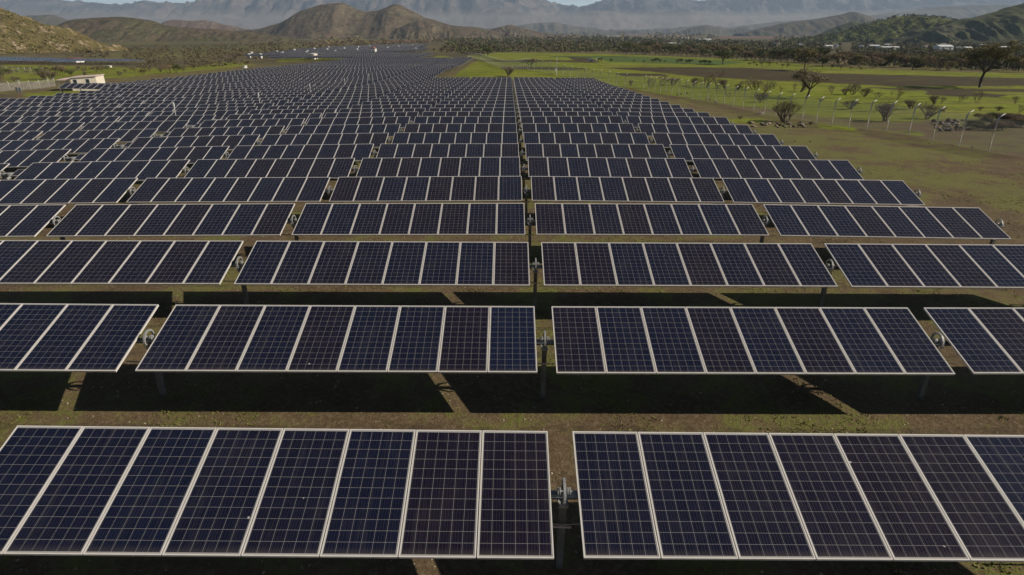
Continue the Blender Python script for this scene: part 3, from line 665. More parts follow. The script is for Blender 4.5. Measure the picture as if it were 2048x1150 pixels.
# smooth depths so that posts stay evenly spaced along one line
poly = [FP[-1]] + far_pts
d_acc = []; cur = FP[-1]; out = []
seg = 0; pos = FP[-1].copy(); stepd = 3.1
rem = stepd
for a, b in zip(poly[:-1], poly[1:]):
    L = (b - a).to_2d().length; s_ = rem
    while s_ < L:
        q = a.lerp(b, s_ / L); out.append(Vector((q.x, q.y, g1(q.x, q.y)))); s_ += stepd
    rem = s_ - L
allp = FP + out
allp = allp[:100]
def make_fence(name, pts, label, post_me, mesh_h, rotz=None):
    root = link(name, None, None, tuple(pts[0])); tag(root, label, 'fence')
    o = pts[0]
    for i_, p in enumerate(pts):
        link('fence_post', post_me, root, tuple(p - o), (0, 0, random.uniform(-0.1, 0.1) + (rotz or 0)))
    b = MB(); acc = 0
    for p, q in zip(pts[:-1], pts[1:]):
        L = (q - p).length; a_, c_ = p - o, q - o
        vs = [a_ + Vector((0, 0, 0.03)), c_ + Vector((0, 0, 0.03)), c_ + Vector((0, 0, mesh_h)), a_ + Vector((0, 0, mesh_h))]
        b.add(vs, [(0, 1, 2, 3)], 0, [[(acc, 0), (acc + L, 0), (acc + L, mesh_h), (acc, mesh_h)]]); acc += L
    link('chain_link_mesh', b.mesh('chain_link_mesh', [M['link']]), root)
    b = MB()
    for dx, hz in ((0.0, mesh_h), (0.19, mesh_h + 0.2), (0.36, mesh_h + 0.32)):
        rot = Matrix.Rotation(rotz or 0, 3, 'Z') @ Vector((dx, 0, 0))
        for p, q in zip(pts[:-1], pts[1:]):
            b.tube([p - o + rot + Vector((0, 0, hz)), q - o + rot + Vector((0, 0, hz))], 0.006, 3, cap=False)
    link('barbed_wire', b.mesh('barbed_wire', [M['galv']]), root)
    return root
make_fence('chain_link_fence', allp, 'long chain-link fence with bent post tops between solar field and green pasture', ME_FP, 2.40)
lf = [at(u, v) for u, v in ((-60,186),(0,183.5),(21,182),(43,180),(62,179),(82,177.5),(100,175),(112,173))]
lf2 = [Vector((p.x, p.y, p.z)) for p in lf]
ME_FP2 = post_mesh(1.5, 0.3, 'fence_post_small', 0.03)
make_fence('chain_link_fence', lf2, 'short chain-link fence behind the bare track near the cream site office', ME_FP2, 1.45, R(160))
lf3 = [at(u, v) for u, v in ((-20,146),(15,146),(28,146.5),(40,146.5),(52,147),(64,147),(76,147),(88,147))]
make_fence('chain_link_fence', lf3, 'faint wire fence crossing the scrub below the rocky hill', ME_FP2, 1.45, R(180))

# slim white pole by the far fence
p = at(1113, 153); root = link('lamp_pole', None, None, tuple(p)); tag(root, 'tall slim white pole with box beside the long fence', 'pole')
b = MB(); b.tube([(0, 0, -0.3), (0, 0, 4.6)], [0.035, 0.025], 7); link('pole', b.mesh('pole', [M['white']]), root)
b = MB(); b.box((-0.42, -0.15, 1.2), (-0.05, 0.15, 1.75)); link('equipment_box', b.mesh('equipment_box', [M['white']]), root)

# ---------------------------------------------------------------- buildings
def house(u0, u1, vb, h, depth, label, cat='building', wall='wall', roof='roofw', name='farm_building', gable=0.35, rot=0.0, wins=True, d=None, group=None):
    a = at(u0, vb) if d is None else atd(u0, vb, d)
    w = (u1 - u0) / 1320.0 * a.y
    z = g1(a.x + w / 2, a.y) - 0.1
    root = link(name, None, None, (a.x + w / 2, a.y + depth / 2, z), (0, 0, rot)); tag(root, label, cat, group)
    b = MB(); b.box((-w / 2, -depth / 2, 0), (w / 2, depth / 2, h)); link('wall', b.mesh('wall', [M[wall]]), root)
    b = MB(); e = 0.25; t = h * gable
    if w >= depth:
        A = [(-w/2-e, -depth/2-e, h+0.003), (w/2+e, -depth/2-e, h+0.003), (w/2+e, 0, h + t), (-w/2-e, 0, h + t), (-w/2-e, depth/2+e, h+0.003), (w/2+e, depth/2+e, h+0.003)]
    else:
        A = [(-w/2-e, depth/2+e, h+0.003), (-w/2-e, -depth/2-e, h+0.003), (0, -depth/2-e, h + t), (0, depth/2+e, h + t), (w/2+e, depth/2+e, h+0.003), (w/2+e, -depth/2-e, h+0.003)]
        A = [A[0], A[1], A[2], A[3], A[4], A[5]]
    b.add(A, [(0, 1, 2, 3), (3, 2, 5, 4), (0, 3, 4), (1, 5, 2), (0, 4, 5, 1)]); link('roof', b.mesh('roof', [M[roof]]), root)
    if wins:
        n = max(1, int(w / 4))
        for k in range(n):
            b = MB(); x = -w / 2 + w * (k + 0.5) / n; b.box((x - 0.5, -depth / 2 - 0.02, h * 0.35), (x + 0.5, -depth / 2 + 0.05, h * 0.75)); link('window', b.mesh('window', [M['dark']]), root)
    return root
farm = [(1204,1247,74.5,5,12,'longest pale shed roof beside the reddish field','roofw'),
 (1360,1379,78.5,4,10,'pale shed beside the dark grove','roofw'), (1390,1406,82,4,9,'left half of a long pale shed','roofw'), (1407,1423,83.5,5,9,'pale shed with a bright gable end','roofw'),
 (1362,1370,87,3,6,'small white house above the pale shed pair','roofw'), (1338,1353,90,2.6,6,'low white house among the scrub','roofw'), (1358,1362,91,2.6,4,'tiny white hut among the scrub','roofw'),
 (1552,1559,93.5,5,6,'white house with a reddish roof near the green hill foot','roofr'), (1600,1608,94.5,3,6,'small white house at the green hill foot','roofw'),
 (1652,1666,96.5,2.6,6,'low grey-white shed at the hill foot','roofw'), (1673,1677,94.5,2.6,5,'tiny pale hut at the hill foot','roofw'), (1722,1727,98,3,5,'small pink-white hut before the green hill','roofw'),
 (1741,1760,96,2.6,6,'long low white roof under the green hill','roofw'), (1755,1762,98.5,2.6,5,'little shed with a teal roof','teal'), (1764,1799,99,2.4,5,'long thin grey roof under the green hill','roofw'),
 (1774,1784,94,3,6,'white house halfway along the hill foot','roofw'), (1850,1856,94,2.6,5,'pinkish hut left of the big white shed','roofr'), (1878,1906,102,4,8,'big bright white shed','white'),
 (1886,1893,93.5,3,5,'small white roof behind the big white shed','roofw'), (1917,1922,100,2.4,4,'tiny white hut right of the big white shed','roofw'), (1930,1944,101,2.6,5,'white L-shaped house right of the big white shed','roofw'),
 (1962,1973,94.5,2.8,5,'pale house above the spreading tree','roofw'), (1984,1992,98,2.4,5,'grey hut right of the spreading tree top','roofw'), (2003,2023,99,2.4,5,'long grey roof near the right frame edge','roofw')]
for (u0, u1, vb, h, dp, lab, rf) in farm:
    house(u0, u1, vb, h * 0.8, dp, lab, 'building', 'wall' if rf == 'roofr' else 'white', rf, wins=(u1 - u0) > 8)
cab = [(497,115),(502,111),(520,115.6),(553,108),(564,111),(588,105),(612,110),(614.5,107),(628,102),(657,98),(654,103.5),(670,107),(688,101),(714,104),(716,98),(738.5,95),(747,102),(775,99),(797,96),(824,92.6),(831,101.7),(487.5,135)]
cab.sort()
for k, (u, v) in enumerate(cab):
    w_ = 1.2 if v < 100 else 1.5 if v < 112 else 1.9
    house(u - w_, u + w_, v + 1.2, 0.8 if u < 490 else 2.1 if v > 106 else 2.4, 2.4, 'white inverter cabin in the far solar field, %s from the left' % ordn(k + 1), 'cabin', 'white', 'roofw', 'inverter_cabin', 0.12, wins=False, group='white cabins in the far solar field')
house(616, 629, 119, 2.6, 6, 'cream flat-roofed building on the green strip before the far solar field', 'building', 'wall', 'roofw', 'control_building', 0.1)
house(743, 751, 109.5, 3.6, 5, 'white cabin with reddish roof, largest of the far cabins', 'building', 'white', 'roofr', 'control_building', 0.25)
house(132, 151, 125.5, 1.6, 6, 'white hut with reddish roof behind the blue solar strip', 'building', 'white', 'roofr', 'farm_building', 0.2)
house(206, 214, 135.5, 0.7, 3, 'low pale box on bare ground below the rocky hill', 'building', 'wall', 'roofw', 'farm_building', 0.1, wins=False)

# site office at the left
p = at(172, 181.5)
root = link('site_office', None, None, tuple(p), (0, 0, R(17))); tag(root, 'cream site office with mono-pitch roof and porch behind the rows', 'building')
w, dpt, h0, h1 = 4.1, 5.0, 2.2, 2.4
b = MB(); b.add([(-w/2,0,-.3),(w/2,0,-.3),(w/2,dpt,-.3),(-w/2,dpt,-.3),(-w/2,0,h0),(w/2,0,h1),(w/2,dpt,h1),(-w/2,dpt,h0)], [(0,3,2,1),(4,5,6,7),(0,1,5,4),(1,2,6,5),(2,3,7,6),(3,0,4,7)]); link('wall', b.mesh('wall', [M['wall']]), root)
b = MB(); b.box((-w/2-2.2, 0.3, h0 - 0.35), (-w/2-0.004, dpt, h0 - 0.22)); pr = link('porch_roof', b.mesh('porch_roof', [M['pink']]), root)
b = MB(); b.box((-w/2-2.1, 0.4, -.3), (-w/2-2.0, 0.5, h0 - 0.36)); b.box((-w/2-2.1, dpt-.2, -.3), (-w/2-2.0, dpt-.1, h0 - 0.36)); link('porch_post', b.mesh('porch_post', [M['galv']]), pr)
b = MB(); b.add([(-w/2-.15,-.2,h0+.004),(w/2+.15,-.2,h1+.03),(w/2+.15,dpt+.2,h1+.03),(-w/2-.15,dpt+.2,h0+.004),(-w/2-.15,-.2,h0+.11),(w/2+.15,-.2,h1+.13),(w/2+.15,dpt+.2,h1+.13),(-w/2-.15,dpt+.2,h0+.11)], [(0,3,2,1),(4,5,6,7),(0,1,5,4),(1,2,6,5),(2,3,7,6),(3,0,4,7)]); link('roof', b.mesh('roof', [M['pink']]), root)
for x0, x1, z0, z1 in ((-1.7, -1.0, 0.4, 2.0), (0.3, 1.0, 0.4, 2.05), (-0.6, -0.1, 0.4, 1.0)):
    b = MB(); b.box((x0 + .06, -0.015, z0 + .06), (x1 - .06, 0.05, z1 - .06)); wi = link('window', b.mesh('window', [M['dark']]), root)
    b = MB(); b.box((x0, -0.03, z0), (x0+.06, 0.04, z1)); b.box((x1-.06, -0.03, z0), (x1, 0.04, z1)); b.box((x0+.06, -0.03, z0), (x1-.06, 0.04, z0+.06)); b.box((x0+.06, -0.03, z1-.06), (x1-.06, 0.04, z1)); link('frame', b.mesh('window_frame', [M['white']]), wi)
# twin grey switch boxes on the bare track
for k, (u, v) in enumerate(((36.5, 186.5), (42.5, 187))):
    p = at(u, v); root = link('switch_box', None, None, tuple(p)); tag(root, 'grey switch box on legs on the bare track, %s of the pair' % ('left' if k == 0 else 'right'), 'switch box', 'pair of switch boxes on the bare track')
    b = MB(); b.box((-.2, -.12, .35), (.2, .12, .95)); link('body', b.mesh('box_body', [M['galv']]), root)
    for sx in (-.15, .15): b = MB(); b.box((sx - .025, -.03, -.2), (sx + .025, .03, .35)); link('leg', b.mesh('box_leg', [M['galv']]), root)

# ---------------------------------------------------------------- trees and shrubs
def make_tree(seed, H, spread, flat, leaf, nleaf, lsize, lean=(0, 0), trunk=0.3, mat='leaf_olive', stems=1, bark='bark'):
    """returns (trunk mesh, crown mesh) of a tree about H tall"""
    rs = random.Random(seed); tb = MB(); tips = []
    def grow(p, d, L, r, lev):
        q = p + d * L
        mid = p.lerp(q, 0.5) + Vector((rs.uniform(-1, 1), rs.uniform(-1, 1), rs.uniform(-.4, .4))) * L * 0.07
        tb.tube([p, mid, q], [r, r * 0.85, r * 0.7], 6 if lev < 2 else 3, cap=False)
        if lev >= 3: tips.append(q); tips.append(mid); return
        if lev >= 2: tips.append(q)
        for k in range(rs.choice((3, 3, 4)) if lev else rs.choice((4, 5))):
            a = rs.uniform(0, 2 * pi); sp = rs.uniform(0.5, 1.0) * spread
            nd = (d * 0.8 + Vector((cos(a) * sp, sin(a) * sp, rs.uniform(-0.05, 0.45) * (1.2 - flat)))).normalized()
            grow(q, nd, L * rs.uniform(0.62, 0.85) if lev else L * rs.uniform(0.75, 1.05), r * 0.55, lev + 1)
    for s_ in range(stems):
        d0 = Vector((lean[0] + (rs.uniform(-.6, .6) if stems > 1 else 0), lean[1] + (rs.uniform(-.6, .6) if stems > 1 else 0), 1)).normalized()
        grow(Vector((rs.uniform(-.1, .1) * (stems > 1), rs.uniform(-.1, .1) * (stems > 1), -0.1)), d0, H * trunk, H * 0.030 if stems == 1 else H * 0.014, 0)
    zmax = max(t.z for t in tips); k = H / zmax * 0.93
    tb.v = [(x * k, y * k, z * k) for x, y, z in tb.v]; tips = [t * k for t in tips]
    V = []; per = max(1, int(nleaf / len(tips)))
    T_ = np.array([tuple(t) for t in tips]); n = per * len(tips)
    r2 = np.random.default_rng(seed)
    C = np.repeat(T_, per, 0) + r2.normal(0, 1, (n, 3)) * H * leaf * np.array([1, 1, 0.7]); C[:, 2] = np.maximum(C[:, 2], 0.05)
    a = r2.normal(0, 1, (n, 3)); a /= np.linalg.norm(a, axis=1)[:, None]; b = np.cross(a, r2.normal(0, 1, (n, 3))); b /= np.linalg.norm(b, axis=1)[:, None]
    s = lsize * r2.uniform(0.5, 1.3, (n, 1))
    Q = np.stack([C - a * s - b * s * 0.5, C + a * s - b * s * 0.4, C + a * s * 0.8 + b * s * 0.5, C - a * s + b * s * 0.45], 1).reshape(-1, 3)
    return tb.mesh('trunk', [M[bark]], True), npmesh('crown', Q, np.arange(n * 4).reshape(-1, 4), [M[mat]])
def put_tree(proto, p, H, Hp, label, cat='tree', group=None, name='tree', rz=None, sx=1.0):
    k = H / Hp
    root = link(name, None, None, (p.x, p.y, p.z - 0.05), (0, 0, random.uniform(0, 6.28) if rz is None else rz), (k * sx, k * sx, k))
    tag(root, label, cat, group)
    link('trunk', proto[0], root); link('crown', proto[1], root); return root
T_big = make_tree(5, 9.0, 1.05, 0.75, 0.030, 14000, 0.085, (0.02, 0), 0.33, 'leaf_olive')
T_bare = make_tree(12, 6.0, 1.15, 0.15, 0.060, 5200, 0.075, (0.22, 0.0), 0.24, 'leaf_twig')
T_med = [make_tree(s, 7.5, 0.95, 0.6, 0.040, 4200, 0.12, (0, 0), 0.28, mt) for s, mt in ((21, 'leaf_olive'), (22, 'leaf_brown'), (23, 'leaf_dark'), (24, 'leaf_olive'), (25, 'leaf_dark'))]
T_small = [make_tree(s, 3.0, 0.75, 0.2, 0.06, 900, 0.07, (0, 0), 0.24, mt) for s, mt in ((31, 'leaf_brown'), (32, 'leaf_dark'), (33, 'leaf_olive'))]
M['twig'] = plain('grey_brown_twigs', (0.17, 0.13, 0.09), 0.9)
T_shrub = [make_tree(s_, 2.6, sp, 0.0, lf, nl, 0.045, ln, tr, mt, st, bark='twig') for s_, sp, lf, nl, ln, tr, mt, st in (
    (41, 0.62, 0.060, 900, (0, 0), 0.13, 'leaf_twig', 5), (42, 0.62, 0.060, 1300, (0, 0), 0.13, 'leaf_green', 6), (43, 0.75, 0.075, 700, (0.1, 0), 0.12, 'leaf_twig', 4),
    (44, 0.45, 0.070, 420, (0.25, 0.1), 0.20, 'leaf_twig', 2), (45, 0.95, 0.080, 520, (-0.2, 0), 0.15, 'leaf_olive', 3), (46, 0.55, 0.09, 380, (0.0, 0.2), 0.18, 'leaf_twig', 3), (47, 0.8, 0.10, 800, (0.3, 0), 0.10, 'leaf_olive', 4))]
T_dense = [make_tree(s, 3.0, 1.0, 0.3, 0.075, 2600, 0.09, (0, 0), 0.22, mt, 3) for s, mt in ((51, 'leaf_dark'), (52, 'leaf_olive'), (53, 'leaf_brown'))]
def hpx(p, px): return px / (FPX * _cp) * (p.y * _cp + (HC - p.z) * _sp)
def tree_px(proto, Hp, u, v, px, label, **kw):
    p = at(u, v); return put_tree(proto, p, hpx(p, px), Hp, label, **kw)
tree_px(T_big, 9.0, 1960, 175, 84, 'broad spreading acacia with forked dark trunk at the ploughed field edge', name='acacia_tree', rz=0.6, sx=1.35)
tree_px(T_bare, 6.0, 1612, 197, 57, 'bare leaning tree with crooked dark trunk on the near pasture', name='leaning_tree', rz=0.0)
tree_px(T_med[0], 7.5, 1608, 141, 42, 'olive tree with a clear single stem at the top of the ploughed field', name='tree', rz=1.0)
tree_px(T_dense[0], 3.0, 1444, 129, 28, 'dark dense round tree beside the strip of bright pasture', name='dense_tree')
tree_px(T_med[2], 7.5, 1252, 114, 26, 'dark tree standing alone in front of the orchard rows', name='tree')
tree_px(T_dense[0], 3.0, 975, 112, 17, 'dark tree above the far bend of the long fence', name='dense_tree')
tree_px(T_shrub[1], 2.6, 1568, 245, 44, 'bushy green shrub growing out of the stone heap', cat='shrub', name='shrub')
tree_px(T_shrub[0], 2.6, 1770, 243, 38, 'grey-brown leafless shrub behind the near fence posts', cat='shrub', name='shrub', sx=1.3)
tree_px(T_shrub[2], 2.6, 1853, 238, 34, 'brown twiggy shrub beside the stone heap beyond the fence', cat='shrub', name='shrub', sx=1.3)
tree_px(T_shrub[0], 2.6, 1017, 153, 19, 'lone brown shrub on the mound behind the last rows', cat='shrub', name='shrub', sx=1.2)
tree_px(T_dense[2], 3.0, 1062, 134, 15, 'wide brown thicket beyond the far fence', cat='shrub', name='shrub', sx=1.3)
small = [(1262,172,16),(1300,176,18),(1322,172,24),(1346,171,22),(1390,173,16),(1412,176,26),(1440,178,34),(1430,177,24),(1452,178,18),(1474,181,18),(1486,181,22),(1505,178,26),(1512,180,20),(1529,187,22),(1541,180,16),(1561,184,12),(1590,183,24),(1600,184,20),(1547,178,14),(1664,188,16),(1690,190,16),(1706,190,22),(1729,194,18),(1756,196,14),(1795,199,24),(1784,192,14),(1868,208,22),(1880,208,14),(1920,203,18),(1953,206,22),(2030,208,22),(2036,228,18),(1996,222,12),(1640,204,10),(1700,218,22),(1822,218,20),(1960,222,10),(1890,225,12),(1460,196,14),(1522,205,20),(1620,250,9),(1480,239,8)]
small.sort()
for k, (u, v, px) in enumerate(small):
    tree_px(T_shrub[(0, 3, 4, 2, 5, 6, 3, 1, 5)[(k * 4 + k // 9) % 9]], 2.6, u, v, px * (0.75 + 0.5 * ((k * 37) % 10) / 10), 'small leafless bush scattered on the near pasture, %s from the left' % ordn(k + 1), cat='bush', name='bush', group='small bushes on the near pasture', sx=0.8 + 0.7 * ((k * 53) % 10) / 10)
orch = [(1228 + k * 9.1 + random.uniform(-2, 2), 108.5 + max(0, k - 4) * 0.52 + random.uniform(-.8, .8), random.uniform(7, 11)) for k in range(34)]
orch += [(1498,133,8),(1508,132,9),(1513,134,6),(1523,134,10),(1538,134,11),(1554,131,6),(1565,136,8),(1573,137,10),(1645,139,9),(1662,140,10),(1680,141,9),(1700,141,8),(1722,142,7)]
orch.sort()
for k, (u, v, px) in enumerate(orch):
    tree_px(T_small[k % 3], 3.0, u, v, px, 'young orchard tree beside the bright pasture strip, %s from the left' % ordn(k + 1), cat='fruit tree', name='fruit_tree', group='young orchard trees beside the pasture strip')
hed = [(1305,124.5,6),(1313,124.5,8),(1321,125,6),(1330,125,4),(1354,126,6),(1360,126,8),(1372,127,7),(1380,127.5,8),(1400,128,7),(1408,128.5,8),(1417,128.5,7),(1222,124,6),(1268,124,4),(1288,125,4)]
hed.sort()
for k, (u, v, px) in enumerate(hed):
    tree_px(T_dense[k % 2], 3.0, u, v, px, 'dark hedge bush along the thin field boundary, %s from the left' % ordn(k + 1), cat='bush', name='hedge_bush', group='hedge bushes along the thin field boundary')
band = []
for k in range(78):
    u = 1270 + k * 10.2 + random.uniform(-4, 4)
    v = np.interp(u, [1230, 1400, 1500, 1650, 1800, 2048, 2200], [107, 113, 121, 133, 139, 146, 150]) - random.choice((0, 1.5, 4, 6))
    band.append((u, v, random.uniform(17, 27) * np.interp(u, [1230, 1500, 2048], [0.75, 1.0, 1.35])))
band.sort()
for k, (u, v, px) in enumerate(band):
    tree_px(*((T_med[(k * 3 + k // 4) % 5], 7.5) if k % 3 == 0 else (T_dense[(k // 2) % 3], 3.0)), u, v, px * (1 if k % 3 == 0 else 0.8), 'winter tree in the tree line behind the fields, %s from the left' % ordn(k + 1), group='winter trees in the tree line behind the fields', rz=random.uniform(0, 6), sx=random.uniform(0.9, 1.3))
scr = [(4,157,20),(18,150,14),(33,166,16),(78,149,12),(92,160,26),(104,161,22),(84,158,18),(118,151,18),(128,148,12),(142,153,12),(158,140,10),(170,153,12),(194,145,12),(205,143,10),(216,141,9),(240,152,12),(252,147,10),(268,144,10),(288,150,12),(300,142,9),(322,144,12),(338,147,16),(352,146,16),(368,142,16),(386,138,14),(402,134,10),(420,130,9),(497,131,10),(150,160,8),(62,170,8),(10,176,10),(50,176,9),(300,128,7),(325,133,8),(345,128,8),(230,132,7)]
scr.sort()
for k, (u, v, px) in enumerate(scr):
    tree_px((T_dense + T_shrub)[(k * 5) % 6], 3.0, u, v, px, 'brown-green scrub bush on rough ground below the rocky hill, %s from the left' % ordn(k + 1), cat='bush', name='scrub_bush', group='scrub bushes below the rocky hill')

# far woods, orchards and hillside scrub that nobody could count: merged leaf clumps
def clumps(name, P, size, mat, label, cat, per=22, leaf=0.22, squash=0.7):
    n = len(P); P = np.asarray(P); size = np.asarray(size)
    C = np.repeat(P, per, 0); S_ = np.repeat(size, per)[:, None]
    d = rng.normal(0, 1, (n * per, 3)); d /= np.linalg.norm(d, axis=1)[:, None]
    d *= rng.uniform(0.35, 1.0, (n * per, 1)) ** 0.5
    C = C + d * S_ * np.array([0.62, 0.62, squash * 0.55]); C[:, 2] += S_[:, 0] * squash * 0.5
    a = rng.normal(0, 1, (n * per, 3)); a /= np.linalg.norm(a, axis=1)[:, None]; b = np.cross(a, rng.normal(0, 1, (n * per, 3))); b /= np.linalg.norm(b, axis=1)[:, None]
    s = S_ * leaf * rng.uniform(0.5, 1.2, (n * per, 1))
    Q = np.stack([C - a * s - b * s * .6, C + a * s - b * s * .5, C + a * s * .8 + b * s * .6, C - a * s + b * s * .5], 1).reshape(-1, 3)
    tag(link(name, npmesh(name, Q, np.arange(len(Q)).reshape(-1, 4), [M[mat]])), label, cat, kind='stuff')
def scatter(poly, n, dmin=200, dmax=3000, dens=0.5):
    u0, u1 = min(p[0] for p in poly), max(p[0] for p in poly); v0, v1 = min(p[1] for p in poly), max(p[1] for p in poly)
    out = []
    for _ in range(n * 12):
        if len(out) >= n: break
        u, v = random.uniform(u0, u1), random.uniform(v0, v1)
        c = False
        for i in range(len(poly)):
            x1, y1 = poly[i]; x2, y2 = poly[(i + 1) % len(poly)]
            if (y1 > v) != (y2 > v) and u < (x2 - x1) * (v - y1) / (y2 - y1) + x1: c = not c
        if c:
            p = at(u, v)
            if float(fbm(p.x / (p.y * 0.05), p.y / (p.y * 0.2), 3, 77)) > -dens: out.append(tuple(p))
    return out
P = scatter([(900,80),(1200,76),(1550,85),(2100,92),(2100,141),(1800,134),(1650,128),(1500,115),(1350,107),(1220,104),(1130,104),(1000,104),(930,108),(880,100)], 7000, dens=0.62)
clumps('woodland', P[::2], [random.uniform(0.0022, 0.0060) * p[1] for p in P[::2]], 'leaf_far', 'brown winter scrub wood filling the plain', 'woodland')
clumps('woodland', P[1::2], [random.uniform(0.0022, 0.0060) * p[1] for p in P[1::2]], 'leaf_dark', 'dark green scrub wood filling the plain', 'woodland')
P = scatter([(300,133),(520,118),(480,130),(400,135),(300,137),(0,150),(0,134),(180,136)], 160, dens=0.6) + scatter([(430,108),(600,98),(690,92),(560,105),(480,113)], 110) + scatter([(840,98),(1000,100),(960,112),(880,104)], 70)
P += scatter([(170,104),(300,94),(500,87),(700,82),(900,79),(900,86),(700,93),(560,104),(470,116),(500,128),(440,134),(330,138),(270,136),(300,124),(220,116),(120,113)], 1700, dens=0.55)
clumps('hillfoot_scrub', P, [random.choice((0.0013, 0.002, 0.0025, 0.004)) * p[1] for p in P], 'leaf_far', 'olive scrub along the foot of the hills', 'scrub')
P = scatter([(600,80),(1200,68),(2048,74),(2048,90),(1500,84),(1200,80),(900,84),(650,90)], 700, dens=0.0)
clumps('plain_woods', P, [random.uniform(0.0035, 0.007) * p[1] for p in P], 'leaf_olive', 'thin dark lines of distant woods across the plain', 'woodland', per=8)
def on_hill(XW, YW, ZW, n, lo, hi):
    nt, ns = ZW.shape; out = []; sz = []
    ii = rng.integers(2, nt // 2 + 4, n); jj = rng.integers(1, ns - 1, n)
    for i_, j_ in zip(ii, jj):
        f = rng.random(); a = (XW[i_, j_] * (1 - f) + XW[i_, j_ + 0] * f, YW[i_, j_] * (1 - f) + YW[i_ + 1, j_] * f, ZW[i_, j_] * (1 - f) + ZW[i_ + 1, j_] * f)
        k = rng.random(); b = tuple(a[q] + (np.array((XW, YW, ZW))[q][i_, min(j_ + 1, ns - 1)] - (XW, YW, ZW)[q][i_, j_]) * k for q in range(3))
        out.append(b); sz.append(rng.uniform(lo, hi))
    return out, sz
P, sz = on_hill(XW1, YW1, ZW1, 2300, 0.8, 2.6)
clumps('rocky_hill_scrub', P, sz, 'leaf_olive', 'olive bushes dotting the golden rocky hillside', 'scrub', per=10)
P, sz = on_hill(XW2, YW2, ZW2, 2600, 2.0, 6.0)
clumps('green_hill_scrub', P, sz, 'leaf_dark', 'dark bushes dotting the green hillside', 'scrub', per=8)

# ---------------------------------------------------------------- stones
def stone_mesh(seed):
    r2 = random.Random(seed); import bmesh
    bm = bmesh.new(); bmesh.ops.create_icosphere(bm, subdivisions=2, radius=0.5)
    k = Vector((r2.uniform(.8, 1.3), r2.uniform(.6, 1.0), r2.uniform(.45, .8)))
    pl_ = [(Vector((r2.gauss(0, 1), r2.gauss(0, 1), r2.gauss(0, 1))).normalized(), r2.uniform(.26, .42)) for _ in range(7)]
    for v in bm.verts:
        for n_, d_ in pl_:
            e = v.co.dot(n_) - d_
            if e > 0: v.co -= n_ * e
        v.co = Vector((v.co.x * k.x, v.co.y * k.y, v.co.z * k.z)) * (1 + r2.uniform(-.04, .04))
    me = bpy.data.meshes.new('stone'); bm.to_mesh(me); bm.free(); return me
SM = []
for k in range(6):
    a = stone_mesh(k); a.materials.append(M['stone'] if k % 2 == 0 else M['stoned']); SM.append(a)
def stones(lst, text, group):
    lst = sorted(lst)
    for k, (u, v, s) in enumerate(lst):
        p = at(u, v); w_ = s / 1320 * p.y * 1.1
        o = link('stone', SM[random.randrange(6)], None, (p.x, p.y, p.z + w_ * 0.2), (random.uniform(-.4, .4), random.uniform(-.4, .4), random.uniform(0, 6.28)), w_)
        tag(o, text % ordn(k + 1), 'stone', group)
random.seed(3)
L1 = [(random.uniform(1498, 1612), random.uniform(246, 256), random.choice((4, 5, 6, 8, 10))) for _ in range(34)] + [(1523,250,9),(1530,252,12),(1538,249,10),(1604,252,10)]
stones(L1, 'field stone in the heap below the green shrub, %s from the left', 'stones heaped below the green shrub')
L2 = [(random.gauss(1900, 22), random.uniform(241, 264), random.choice((5, 6, 8, 10, 12))) for _ in range(48)]
stones(L2, 'stone in the big heap beyond the near fence posts, %s from the left', 'stones heaped beyond the fence')
L3 = [(1521,229,12),(1355,191,5),(1416,198,6),(1420,199,5),(1432,207,8),(1430,203,6),(1362,189,5),(1374,188,5),(1778,247,5),(1725,262,4),(1600,246,3),(1945,296,5),(1905,292,4),(1857,288,3),(1590,283,4),(1620,284,4)]
stones(L3, 'loose pale stone lying on open ground near the fence, %s from the left', 'loose stones near the fence')
random.seed(4)
L4 = [(2048 - abs(random.gauss(0, 55)), random.uniform(238, 262), random.choice((6, 9, 12))) for _ in range(34)]
P = [at(u, v) for u, v, s in L4]
for k, p in enumerate(sorted(P, key=lambda q: q.x)):
    put_tree(T_dense[2 if k % 3 else 0], p, random.uniform(0.45, 0.95), 3.0, 'low bramble clump on the bank beyond the fence, %s from the left' % ordn(k + 1), cat='bush', group='low brambles on the bank beyond the fence', name='bramble', sx=1.5)

# little weeds and pebbles between the front rows
def weeds():
    pts = []
    for _ in range(34000):
        y = random.uniform(2.5, 42); x = random.uniform(-0.86, 0.9) * (y + 5)
        if float(fbm(x / 2.2, y / 2.2, 3, 88)) > 0.02: pts.append((x, y))
    pts = np.array(pts); Z = gz(pts[:, 0], pts[:, 1]); n = len(pts); per = 5
    C = np.repeat(np.stack([pts[:, 0], pts[:, 1], Z + 0.015], 1), per, 0) + rng.normal(0, 0.05, (n * per, 3)) * np.array([1, 1, 0.15])
    a = rng.normal(0, 1, (n * per, 3)) * np.array([1, 1, .5]); a /= np.linalg.norm(a, axis=1)[:, None]; b = np.cross(a, rng.normal(0, 1, (n * per, 3))); b /= np.linalg.norm(b, axis=1)[:, None]
    s = rng.uniform(0.006, 0.017, (n * per, 1)); Q = np.stack([C - a * s - b * s, C + a * s - b * s, C + a * s + b * s, C - a * s + b * s], 1).reshape(-1, 3)
    tag(link('weeds', npmesh('weeds', Q, np.arange(len(Q)).reshape(-1, 4), [leafmat('weed_leaf', (0.11, 0.12, 0.028), (0.21, 0.21, 0.055), (0.17, 0.16, 0.05), 1.0)])), 'patches of tiny green weeds on the bare soil between rows', 'weeds', kind='stuff')
weeds()
m = NT('pebble'); m.col(m.mix(m.n('NewGeometry').outputs['Random Per Island'], (0.12, 0.09, 0.06), (0.46, 0.38, 0.28))); m.rough(0.9); M['pebble'] = m.m
oc = np.array([(1,0,0),(0,1,0),(-1,0,0),(0,-1,0),(0,0,.7),(0,0,-.7)], float); of = np.array([(0,1,4),(1,2,4),(2,3,4),(3,0,4),(1,0,5),(2,1,5),(3,2,5),(0,3,5)])
